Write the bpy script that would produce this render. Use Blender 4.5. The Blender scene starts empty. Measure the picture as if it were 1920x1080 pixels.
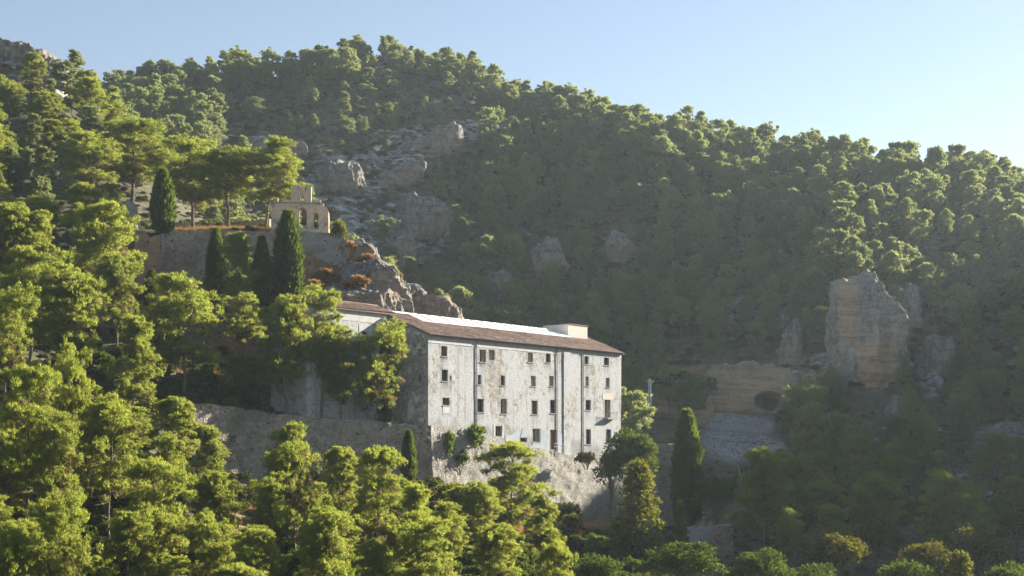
import bpy, math, random
import numpy as np
from mathutils import Vector
from mathutils.geometry import tessellate_polygon

R = math.radians
S = bpy.context.scene
COL = S.collection
F, HX, HY = 2667.0, 960.0, 840.0          # focal length and horizon of the view in pixels of a 1920 wide frame

# ------------------------------------------------------------------ camera, sky, sun, exposure
cam = bpy.data.cameras.new('camera')
cam.sensor_width = 36.0
cam.lens = 36.0 * F / 1920.0
cam.shift_y = 300.0 / 1920.0
cam.clip_start, cam.clip_end = 1.0, 6000.0
cam_o = bpy.data.objects.new('camera', cam)
cam_o.location = (0, 0, 0)
cam_o.rotation_euler = (R(90), 0, 0)
COL.objects.link(cam_o)
S.camera = cam_o

SUN_AZ, SUN_EL = 53.0, 20.5               # azimuth clockwise from the view axis (+y), elevation
w = bpy.data.worlds.new('World')
S.world = w
w.use_nodes = True
nt = w.node_tree
sky = nt.nodes.new('ShaderNodeTexSky')
sky.sky_type = 'NISHITA'
sky.sun_disc = False
sky.sun_elevation = R(SUN_EL)
sky.sun_rotation = R(SUN_AZ)
sky.altitude = 800
sky.air_density = 1.0
sky.dust_density = 0.35
sky.ozone_density = 1.0
bg = nt.nodes['Background']
bg.inputs['Strength'].default_value = 0.043
hsv = nt.nodes.new('ShaderNodeHueSaturation')
hsv.inputs['Saturation'].default_value = 0.82
nt.links.new(sky.outputs[0], hsv.inputs['Color'])
nt.links.new(hsv.outputs[0], bg.inputs['Color'])

sun = bpy.data.lights.new('sun', 'SUN')
sun.energy = 5.0
sun.angle = R(0.5)
sun.color = (1.0, 0.91, 0.76)
sun_o = bpy.data.objects.new('sun', sun)
sd = Vector((math.sin(R(SUN_AZ)) * math.cos(R(SUN_EL)), math.cos(R(SUN_AZ)) * math.cos(R(SUN_EL)), math.sin(R(SUN_EL))))
sun_o.rotation_euler = sd.to_track_quat('Z', 'Y').to_euler()
sun_o.location = (300, 200, 200)
COL.objects.link(sun_o)

S.view_settings.view_transform = 'Standard'
S.view_settings.look = 'None'
S.view_settings.gamma = 1.0
S.view_settings.exposure = 1.95
S.view_settings.use_curve_mapping = False
S.render.engine = 'CYCLES'
cy = S.cycles
cy.max_bounces = 6
cy.diffuse_bounces = 4
cy.glossy_bounces = 2
cy.transmission_bounces = 4
cy.transparent_max_bounces = 6
cy.volume_bounces = 1
cy.use_denoising = True
cy.sample_clamp_indirect = 4.0

rng = np.random.default_rng(7)
random.seed(7)

# ------------------------------------------------------------------ noise
def _h(ix, iy, iz):
    n = (ix.astype(np.int64) * 374761393 + iy.astype(np.int64) * 668265263 + iz.astype(np.int64) * 2147483647 + 1013904223) & 0xFFFFFFFF
    n = ((n ^ (n >> 13)) * 1274126177) & 0xFFFFFFFF
    n = (n ^ (n >> 16)) & 0xFFFFFF
    return n / float(0xFFFFFF)

def vnoise(x, y, z=0.0):
    x, y, z = np.broadcast_arrays(np.asarray(x, float), np.asarray(y, float), np.asarray(z, float))
    ix, iy, iz = np.floor(x), np.floor(y), np.floor(z)
    fx, fy, fz = x - ix, y - iy, z - iz
    fx, fy, fz = (t * t * (3 - 2 * t) for t in (fx, fy, fz))
    r = 0
    for dx in (0, 1):
        for dy in (0, 1):
            for dz in (0, 1):
                wgt = (fx if dx else 1 - fx) * (fy if dy else 1 - fy) * (fz if dz else 1 - fz)
                r = r + wgt * _h(ix + dx, iy + dy, iz + dz)
    return r * 2 - 1

def fbm(x, y, z=0.0, oct=4, lac=2.1, gain=0.5):
    a, s, t = 1.0, 0.0, 0.0
    for i in range(oct):
        s = s + a * vnoise(x * lac ** i + 17.3 * i, y * lac ** i - 9.1 * i, z * lac ** i + 3.7 * i)
        t += a
        a *= gain
    return s / t

def ridged(x, y, z=0.0, oct=4):
    a, s, t = 1.0, 0.0, 0.0
    for i in range(oct):
        s = s + a * (1 - np.abs(vnoise(x * 2.1 ** i + 5.3 * i, y * 2.1 ** i, z * 2.1 ** i)) * 2)
        t += a
        a *= 0.5
    return s / t

def sstep(a, b, x):
    t = np.clip((x - a) / (b - a), 0, 1)
    return t * t * (3 - 2 * t)

# ------------------------------------------------------------------ materials
class NT:
    def __init__(self, name):
        self.m = bpy.data.materials.new(name)
        self.m.use_nodes = True
        self.t = self.m.node_tree
        self.t.nodes.clear()
        self.out = self.t.nodes.new('ShaderNodeOutputMaterial')

    def n(self, typ, props=None, **ins):
        nd = self.t.nodes.new(typ)
        for k, v in (props or {}).items():
            setattr(nd, k, v)
        for k, v in ins.items():
            key = k.replace('_', ' ')
            sock = nd.inputs[int(k[1:])] if (k[0] == 'i' and k[1:].isdigit()) else nd.inputs[key]
            if hasattr(v, 'is_output') or isinstance(v, bpy.types.NodeSocket):
                self.t.links.new(v, sock)
            else:
                sock.default_value = v
        return nd

    def coord(self):
        return self.n('ShaderNodeTexCoord').outputs['Object']

    def mapping(self, vec, scale=(1, 1, 1), loc=(0, 0, 0)):
        return self.n('ShaderNodeMapping', None, Vector=vec, Scale=scale, Location=loc).outputs[0]

    def noise(self, vec, scale, detail=4.0, rough=0.55, dist=0.0):
        return self.n('ShaderNodeTexNoise', None, Vector=vec, Scale=scale, Detail=detail, Roughness=rough, Distortion=dist).outputs[0]

    def ramp(self, fac, stops):
        nd = self.n('ShaderNodeValToRGB', None, Fac=fac)
        e = nd.color_ramp.elements
        while len(e) < len(stops):
            e.new(0.5)
        for el, (p, c) in zip(e, stops):
            el.position = p
            el.color = (c, c, c, 1) if isinstance(c, (int, float)) else (*c, 1)
        return nd.outputs[0]

    def mix(self, fac, a, b, blend='MIX'):
        nd = self.t.nodes.new('ShaderNodeMix')
        nd.data_type = 'RGBA'
        nd.blend_type = blend
        for sock, v in ((nd.inputs[0], fac), (nd.inputs[6], a), (nd.inputs[7], b)):
            if isinstance(v, bpy.types.NodeSocket):
                self.t.links.new(v, sock)
            elif isinstance(v, (int, float)):
                sock.default_value = v if sock == nd.inputs[0] else (v, v, v, 1)
            else:
                sock.default_value = (*v, 1)
        return nd.outputs[2]

    def math(self, op, a, b=0.5):
        nd = self.t.nodes.new('ShaderNodeMath')
        nd.operation = op
        for sock, v in ((nd.inputs[0], a), (nd.inputs[1], b)):
            if isinstance(v, bpy.types.NodeSocket):
                self.t.links.new(v, sock)
            else:
                sock.default_value = v
        return nd.outputs[0]

    def attr(self, name):
        return self.n('ShaderNodeAttribute', {'attribute_name': name})

    def bump(self, h, strength=0.5, dist=0.1, normal=None):
        ins = dict(Height=h, Strength=strength, Distance=dist)
        if normal is not None:
            ins['Normal'] = normal
        return self.n('ShaderNodeBump', None, **ins).outputs[0]

    def finish(self, color, rough=0.9, normal=None, metallic=0.0, spec=0.3):
        ins = dict(Base_Color=color if isinstance(color, bpy.types.NodeSocket) else (*color, 1), Roughness=rough, Metallic=metallic)
        if normal is not None:
            ins['Normal'] = normal
        b = self.n('ShaderNodeBsdfPrincipled', None, **ins)
        b.inputs['Specular IOR Level'].default_value = spec
        self.t.links.new(b.outputs[0], self.out.inputs['Surface'])
        return self.m

def foliage_mat(name, dark, light, trans, tfac=0.45, obj_var=0.5):
    k = NT(name)
    tint = k.attr('tint').outputs['Fac']
    rnd = k.n('ShaderNodeObjectInfo').outputs['Random']
    f = k.math('ADD', k.math('MULTIPLY', tint, 1 - obj_var), k.math('MULTIPLY', rnd, obj_var))
    dead = k.attr('dead').outputs['Fac']
    col = k.mix(dead, k.mix(f, dark, light), (0.20, 0.145, 0.085))
    tcol = k.mix(dead, k.mix(f, tuple(c * 0.75 for c in trans), trans), (0.26, 0.18, 0.09))
    d = k.n('ShaderNodeBsdfDiffuse', None, Color=col)
    t = k.n('ShaderNodeBsdfTranslucent', None, Color=tcol)
    mx = k.n('ShaderNodeMixShader', None, Fac=tfac, i1=d.outputs[0], i2=t.outputs[0])
    k.t.links.new(mx.outputs[0], k.out.inputs['Surface'])
    return k.m

M = {}
M['pine'] = foliage_mat('pine_needles', (0.075, 0.118, 0.034), (0.185, 0.205, 0.052), (0.48, 0.53, 0.085), 0.57)
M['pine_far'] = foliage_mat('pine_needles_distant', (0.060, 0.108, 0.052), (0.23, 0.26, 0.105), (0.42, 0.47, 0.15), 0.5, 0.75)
M['cypress'] = foliage_mat('cypress_scales', (0.028, 0.048, 0.016), (0.055, 0.08, 0.02), (0.20, 0.26, 0.03), 0.42)
M['oak'] = foliage_mat('autumn_leaves', (0.07, 0.075, 0.020), (0.15, 0.125, 0.028), (0.26, 0.24, 0.03), 0.42)
M['broad'] = foliage_mat('broad_leaves', (0.045, 0.07, 0.022), (0.085, 0.12, 0.03), (0.18, 0.24, 0.03), 0.42)
M['yellow'] = foliage_mat('yellowing_leaves', (0.05, 0.08, 0.025), (0.13, 0.13, 0.03), (0.30, 0.31, 0.04), 0.45, 0.15)
M['grey'] = foliage_mat('grey_green_leaves', (0.07, 0.09, 0.055), (0.12, 0.14, 0.09), (0.16, 0.2, 0.08), 0.35)
M['dry'] = foliage_mat('dry_grass_blades', (0.25, 0.15, 0.07), (0.42, 0.26, 0.12), (0.40, 0.22, 0.08), 0.4, 0.2)
M['scrub'] = foliage_mat('scrub_leaves', (0.05, 0.062, 0.028), (0.10, 0.105, 0.045), (0.14, 0.15, 0.04), 0.35)

def bark_mat(name, a, b):
    k = NT(name)
    c = k.coord()
    n = k.noise(k.mapping(c, (6, 6, 1.2)), 2.0, 5)
    return k.finish(k.mix(k.ramp(n, [(0.35, 0.0), (0.65, 1.0)]), a, b), 0.95, k.bump(n, 0.6, 0.04))
M['bark'] = bark_mat('pine_bark', (0.075, 0.06, 0.042), (0.19, 0.155, 0.115))
M['bark_pale'] = bark_mat('pale_bark', (0.26, 0.22, 0.18), (0.5, 0.44, 0.38))

def rock_mat(name, base, dark, warm, warm_amt, patch=None):
    k = NT(name)
    c = k.coord()
    big = k.noise(c, 0.12, 5, 0.6)
    mid = k.noise(k.mapping(c, (1.6, 1.6, 0.8)), 0.55, 9, 0.7, 0.9)
    fine = k.noise(c, 2.2, 8, 0.7)
    col = k.mix(k.ramp(mid, [(0.36, 0.0), (0.6, 1.0)]), dark, base)
    col = k.mix(k.ramp(fine, [(0.35, 0.55), (0.6, 0.0)]), col, tuple(x * 0.5 for x in dark))
    wm = k.ramp(big, [(0.5 - warm_amt * 0.35, 0.0), (0.62 - warm_amt * 0.3, 1.0)])
    col = k.mix(k.math('MULTIPLY', wm, 0.85 if warm_amt > 0.3 else 0.5), col, warm)
    if patch is not None:                     # iron-stained patch of its own shape, given by a vertex mask
        col = k.mix(k.attr('stain').outputs['Fac'], col, patch)
    strat = k.noise(k.n('ShaderNodeMapping', None, Vector=c, Rotation=(0, R(8), 0), Scale=(0.12, 0.12, 1.5)).outputs[0], 0.8, 6, 0.7)
    col = k.mix(k.ramp(strat, [(0.36, 0.55), (0.5, 0.0)]), col, tuple(x * 0.8 for x in dark))
    h = k.math('ADD', k.math('ADD', mid, k.math('MULTIPLY', fine, 0.5)), k.math('MULTIPLY', strat, 0.7))
    return k.finish(col, 0.95, k.bump(h, 1.0, 0.6))
M['rock'] = rock_mat('limestone', (0.38, 0.378, 0.365), (0.085, 0.085, 0.08), (0.36, 0.25, 0.16), 0.1)
M['rock_warm'] = rock_mat('ochre_limestone', (0.44, 0.37, 0.28), (0.21, 0.165, 0.12), (0.47, 0.33, 0.21), 0.4, (0.52, 0.36, 0.23))
M['rock_cliff'] = rock_mat('stained_limestone', (0.44, 0.43, 0.40), (0.15, 0.15, 0.135), (0.42, 0.33, 0.24), 0.2, (0.52, 0.36, 0.24))

def terrain_mat():
    k = NT('mountain_soil')
    c = k.coord()
    n1 = k.noise(c, 0.09, 6, 0.6)
    n2 = k.noise(c, 0.6, 8, 0.68)
    rot_ = k.n('ShaderNodeMapping', None, Vector=c, Rotation=(0, R(32), 0), Scale=(0.35, 0.8, 1.3)).outputs[0]
    n3 = k.noise(rot_, 0.55, 9, 0.7, 0.8)
    soil = k.mix(k.ramp(n2, [(0.38, 0.0), (0.62, 1.0)]), (0.05, 0.056, 0.028), (0.13, 0.115, 0.07))
    dry = k.mix(k.ramp(n2, [(0.36, 0.0), (0.62, 1.0)]), (0.14, 0.09, 0.05), (0.34, 0.22, 0.125))
    rock = k.mix(k.ramp(n3, [(0.42, 0.0), (0.56, 1.0)]), (0.06, 0.062, 0.055), (0.40, 0.40, 0.39))
    scree = k.mix(k.ramp(n2, [(0.4, 0.0), (0.6, 1.0)]), (0.28, 0.275, 0.265), (0.40, 0.39, 0.37))
    col = k.mix(k.attr('dry').outputs['Fac'], soil, dry)
    n4 = k.noise(k.n('ShaderNodeMapping', None, Vector=c, Rotation=(0, R(32), 0), Scale=(0.22, 0.5, 0.75)).outputs[0], 0.42, 7, 0.68, 0.5)
    rk = k.math('ADD', k.math('MULTIPLY', k.attr('rock').outputs['Fac'], 0.62), k.math('MULTIPLY', k.math('SUBTRACT', n4, 0.5), 3.0))
    col = k.mix(k.ramp(rk, [(0.42, 0.0), (0.58, 1.0)]), col, rock)
    col = k.mix(k.attr('scree').outputs['Fac'], col, scree)
    return k.finish(col, 0.97, k.bump(k.math('ADD', n2, n3), 0.8, 0.4))
M['terrain'] = terrain_mat()

def plaster_mat(name, white, grey, dirt_amt):
    k = NT(name)
    c = k.coord()
    big = k.noise(c, 0.16, 5, 0.6)
    med = k.noise(c, 0.85, 10, 0.72, 0.5)
    fine = k.noise(c, 4.5, 8, 0.7)
    streak = k.noise(k.mapping(c, (1.6, 1.6, 0.10)), 0.9, 6, 0.65)
    stones = k.n('ShaderNodeTexVoronoi', None, Vector=c, Scale=2.6, Randomness=0.9)
    bare = k.mix(k.ramp(stones.outputs['Color'], [(0.2, 0.0), (0.8, 1.0)]), (0.20, 0.185, 0.165), (0.40, 0.37, 0.33))
    m = k.math('ADD', k.math('MULTIPLY', big, 0.55), k.math('MULTIPLY', med, 0.6))
    lo = 0.545 - dirt_amt
    col = k.mix(k.ramp(m, [(lo - 0.035, 1.0), (lo + 0.03, 0.0)]), white, bare)
    col = k.mix(k.ramp(fine, [(0.36, 0.6), (0.52, 0.0)]), col, grey)
    col = k.mix(k.ramp(streak, [(0.55, 0.0), (0.74, 0.62)]), col, tuple(x * 0.62 for x in grey))
    col = k.mix(k.math('MULTIPLY', k.attr('stain').outputs['Fac'], k.ramp(med, [(0.3, 1.0), (0.72, 0.35)])), col, tuple(x * 0.72 for x in grey))
    h = k.math('ADD', k.math('MULTIPLY', med, 1.0), k.math('MULTIPLY', fine, 0.35))
    return k.finish(col, 0.93, k.bump(h, 0.6, 0.14))
M['plaster'] = plaster_mat('weathered_white_plaster', (0.405, 0.415, 0.43), (0.165, 0.168, 0.172), 0.012)
M['plaster_bare_lifted'] = plaster_mat('worn_shade_lifted_plaster', (0.72, 0.71, 0.68), (0.46, 0.45, 0.42), -0.05)  # base colour raised above the front's plaster to lift the shaded walls

def cement_mat(name, a, b):
    k = NT(name)
    c = k.coord()
    n = k.noise(c, 0.8, 8, 0.65)
    return k.finish(k.mix(k.ramp(n, [(0.35, 0.0), (0.65, 1.0)]), a, b), 0.92, k.bump(k.noise(c, 5, 6), 0.3, 0.03))
M['cement'] = cement_mat('grey_cement_render', (0.36, 0.37, 0.37), (0.50, 0.50, 0.485))
M['cement_blue'] = cement_mat('bluish_cement_render', (0.27, 0.31, 0.35), (0.36, 0.40, 0.43))
M['cream'] = cement_mat('cream_render', (0.44, 0.405, 0.36), (0.52, 0.48, 0.43))
M['white_render'] = cement_mat('white_render', (0.70, 0.70, 0.68), (0.80, 0.80, 0.78))
M['tower'] = plaster_mat('crumbling_ochre_plaster', (0.60, 0.46, 0.33), (0.34, 0.25, 0.17), 0.02)
M['tower_arch'] = cement_mat('orange_brick_lining', (0.42, 0.22, 0.11), (0.52, 0.31, 0.17))
M['concrete'] = cement_mat('worn_concrete', (0.24, 0.235, 0.22), (0.36, 0.35, 0.33))

def rubble_mat(name, a, b, mortar, scale=2.4, skim=0.0):
    k = NT(name)
    c = k.coord()
    wob = k.n('ShaderNodeVectorMath', {'operation': 'ADD'}, i0=k.mapping(c, (1, 1, 1.5)),
              i1=k.n('ShaderNodeVectorMath', {'operation': 'SCALE'}, i0=k.n('ShaderNodeTexNoise', None, Vector=c, Scale=1.5).outputs[1], Scale=0.35).outputs[0]).outputs[0]
    v = k.n('ShaderNodeTexVoronoi', None, Vector=wob, Scale=scale, Randomness=0.95)
    e = k.n('ShaderNodeTexVoronoi', {'feature': 'DISTANCE_TO_EDGE'}, Vector=wob, Scale=scale, Randomness=0.95)
    big = k.noise(c, 0.22, 5, 0.6)
    st = k.mix(k.ramp(v.outputs['Color'], [(0.15, 0.0), (0.85, 1.0)]), a, b)
    edge = k.ramp(e.outputs['Distance'], [(0.02, 1.0), (0.10, 0.0)])
    col = k.mix(k.math('MULTIPLY', edge, 0.8), st, mortar)
    col = k.mix(k.ramp(big, [(0.48, 0.0), (0.66, 0.7)]), col, tuple(x * 0.55 for x in a))
    if skim:                                  # remains of a lime skim over the stones
        sk = k.noise(c, 0.5, 8, 0.7)
        col = k.mix(k.math('MULTIPLY', k.ramp(sk, [(0.46, 0.0), (0.54, 1.0)]), skim), col, mortar)
    holes = k.n('ShaderNodeTexVoronoi', None, Vector=k.mapping(c, (1, 1, 1.2), (3, 7, 1)), Scale=0.75, Randomness=1.0).outputs['Distance']
    col = k.mix(k.ramp(holes, [(0.10, 0.9), (0.16, 0.0)]), col, (0.035, 0.03, 0.025))  # flat dark spots: the shade inside small wall holes, painted in
    h = k.math('ADD', k.math('MULTIPLY', k.ramp(e.outputs['Distance'], [(0.0, 0.0), (0.16, 1.0)]), 1.0), k.noise(c, 3.0, 8, 0.7))
    return k.finish(col, 0.95, k.bump(h, 0.9, 0.16))
M['rubble'] = rubble_mat('rubble_masonry', (0.27, 0.24, 0.205), (0.47, 0.43, 0.375), (0.40, 0.37, 0.325))
M['rubble_pale'] = rubble_mat('pale_rubble_masonry', (0.27, 0.255, 0.225), (0.44, 0.42, 0.375), (0.42, 0.40, 0.36), 3.4, 0.55)
M['rubble_brown'] = rubble_mat('brown_rubble_masonry', (0.28, 0.235, 0.185), (0.50, 0.42, 0.335), (0.40, 0.34, 0.27))
M['brick'] = rubble_mat('red_brick_masonry', (0.36, 0.20, 0.125), (0.50, 0.31, 0.21), (0.42, 0.30, 0.22), 3.0)

def tile_mat():
    k = NT('clay_roof_tiles')
    c = k.coord()
    t = k.attr('tint').outputs['Fac']
    n = k.noise(c, 0.7, 6, 0.65)
    col = k.mix(t, (0.20, 0.11, 0.085), (0.50, 0.36, 0.285))
    col = k.mix(k.ramp(n, [(0.42, 0.0), (0.68, 0.6)]), col, (0.26, 0.225, 0.19))
    return k.finish(col, 0.9, k.bump(k.noise(c, 9, 4), 0.3, 0.02))
M['tile'] = tile_mat()

def simple(name, a, b, rough=0.8, metallic=0.0, scale=3.0, spec=0.3):
    k = NT(name)
    n = k.noise(k.coord(), scale, 5)
    return k.finish(k.mix(k.ramp(n, [(0.35, 0.0), (0.65, 1.0)]), a, b), rough, k.bump(n, 0.15, 0.01), metallic, spec)
M['panel'] = simple('pale_metal_roofing', (0.66, 0.64, 0.60), (0.74, 0.72, 0.68), 0.42, 0.0, 0.6, 0.5)
M['wood'] = simple('weathered_brown_wood', (0.10, 0.065, 0.04), (0.19, 0.13, 0.085), 0.8)
M['board'] = simple('tan_boarding', (0.40, 0.28, 0.17), (0.52, 0.38, 0.25), 0.85)
M['door'] = simple('red_brown_door_wood', (0.16, 0.06, 0.035), (0.22, 0.09, 0.055), 0.7)
M['glass'] = simple('dark_window_glass', (0.02, 0.022, 0.024), (0.035, 0.036, 0.036), 0.15, 0.0, 1.0, 0.5)
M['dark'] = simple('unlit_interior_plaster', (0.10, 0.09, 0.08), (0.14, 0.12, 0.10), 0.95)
M['pipe'] = simple('grey_drainpipe_metal', (0.14, 0.15, 0.16), (0.20, 0.21, 0.22), 0.55, 0.2)
M['iron'] = simple('dark_wrought_iron', (0.05, 0.05, 0.05), (0.09, 0.085, 0.08), 0.6, 0.5)
M['bronze'] = simple('weathered_bronze', (0.045, 0.04, 0.032), (0.08, 0.075, 0.055), 0.5, 0.6)
M['steel'] = simple('bluish_galvanised_steel', (0.22, 0.29, 0.36), (0.30, 0.37, 0.44), 0.5, 0.3)

# ------------------------------------------------------------------ mesh helpers
def mesh_obj(name, V, Fc, mat, parent=None, attrs=None, smooth=False, loc=None):
    """V: (n,3); Fc: list of faces or (m,k) array"""
    me = bpy.data.meshes.new(name)
    V = np.asarray(V, np.float32)
    if isinstance(Fc, np.ndarray):
        nf, kk = Fc.shape
        me.vertices.add(len(V))
        me.vertices.foreach_set('co', V.ravel())
        me.loops.add(nf * kk)
        me.loops.foreach_set('vertex_index', Fc.astype(np.int32).ravel())
        me.polygons.add(nf)
        me.polygons.foreach_set('loop_start', np.arange(0, nf * kk, kk, dtype=np.int32))
        me.update(calc_edges=True)
    else:
        me.from_pydata([tuple(map(float, v)) for v in V], [], [tuple(map(int, f)) for f in Fc])
    for an, av in (attrs or {}).items():
        a = me.attributes.new(an, 'FLOAT', 'POINT')
        a.data.foreach_set('value', np.asarray(av, np.float32))
    if smooth:
        me.polygons.foreach_set('use_smooth', np.ones(len(me.polygons), bool))
    me.materials.append(mat)
    o = bpy.data.objects.new(name, me)
    if loc is not None:
        o.location = loc
    if parent is not None:
        o.parent = parent
    COL.objects.link(o)
    return o

def empty(name, loc, label, cat, group=None):
    o = bpy.data.objects.new(name, None)
    o.location = loc
    o.empty_display_size = 0.3
    COL.objects.link(o)
    return tag(o, label, cat, group)

def tag(o, label=None, cat=None, group=None, kind=None):
    if label: o['label'] = label
    if cat: o['category'] = cat
    if group: o['group'] = group
    if kind: o['kind'] = kind
    return o

class MB:
    """collects boxes, prisms and tubes of one piece"""
    def __init__(self):
        self.v, self.f = [], []

    def add(self, vs, fs):
        b = len(self.v)
        self.v += [tuple(p) for p in vs]
        self.f += [tuple(b + i for i in f) for f in fs]
        return self

    def frame_box(self, O, ex, ey, ez, a0, a1, b0, b1, c0, c1):
        O, ex, ey, ez = (np.asarray(t, float) for t in (O, ex, ey, ez))
        vs = [O + ex * a + ey * b + ez * c for c in (c0, c1) for b in (b0, b1) for a in (a0, a1)]
        return self.add(vs, [(0, 2, 3, 1), (4, 5, 7, 6), (0, 1, 5, 4), (2, 6, 7, 3), (0, 4, 6, 2), (1, 3, 7, 5)])

    def box(self, x0, x1, y0, y1, z0, z1):
        return self.frame_box((0, 0, 0), (1, 0, 0), (0, 1, 0), (0, 0, 1), x0, x1, y0, y1, z0, z1)

    def tube(self, pts, radii, n=6):
        pts = np.asarray(pts, float)
        if np.isscalar(radii): radii = [radii] * len(pts)
        b = len(self.v)
        for i, p in enumerate(pts):
            d = pts[min(i + 1, len(pts) - 1)] - pts[max(i - 1, 0)]
            d /= np.linalg.norm(d) + 1e-9
            u = np.cross(d, (0, 0, 1) if abs(d[2]) < 0.9 else (1, 0, 0)); u /= np.linalg.norm(u)
            w_ = np.cross(d, u)
            for j in range(n):
                a = 2 * math.pi * j / n
                self.v.append(tuple(p + radii[i] * (math.cos(a) * u + math.sin(a) * w_)))
        for i in range(len(pts) - 1):
            for j in range(n):
                k2 = (j + 1) % n
                self.f.append((b + i * n + j, b + i * n + k2, b + (i + 1) * n + k2, b + (i + 1) * n + j))
        self.f.append(tuple(b + j for j in range(n))[::-1])
        self.f.append(tuple(b + (len(pts) - 1) * n + j for j in range(n)))
        return self

    def build(self, name, mat, parent=None, off=(0, 0, 0), smooth=False):
        V = np.asarray(self.v, float) - np.asarray(off, float)
        return mesh_obj(name, V, self.f, mat, parent, smooth=smooth)

def plate(O, es, ez, en, outer, holes, thick, hole_depth=None):
    """upright plate with real openings: outline and holes are (s, z) loops; front face at O, body goes back along -en"""
    O, es, ez, en = (np.asarray(t, float) for t in (O, es, ez, en))
    loops = [outer] + holes
    flat = [p for l in loops for p in l]
    tris = tessellate_polygon([[Vector((p[0], p[1], 0)) for p in l] for l in loops])
    n = len(flat)
    P = [O + es * p[0] + ez * p[1] for p in flat]
    mb = MB()
    fs = []
    for t in tris:
        a, b, c = (flat[i] for i in t)
        ar = (b[0] - a[0]) * (c[1] - a[1]) - (b[1] - a[1]) * (c[0] - a[0])
        t = t if ar > 0 else t[::-1]
        fs.append(tuple(t))
        fs.append(tuple(i + n for i in t[::-1]))
    k = 0
    for l in loops:
        m = len(l)
        for i in range(m):
            a, b = k + i, k + (i + 1) % m
            fs.append((a, b, b + n, a + n))
        k += m
    mb.add(P + [p - en * thick for p in P], fs)
    return mb

def px_at(px, py, d):
    return np.array([(px - HX) / F * d, d, (HY - py) / F * d])

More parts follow.
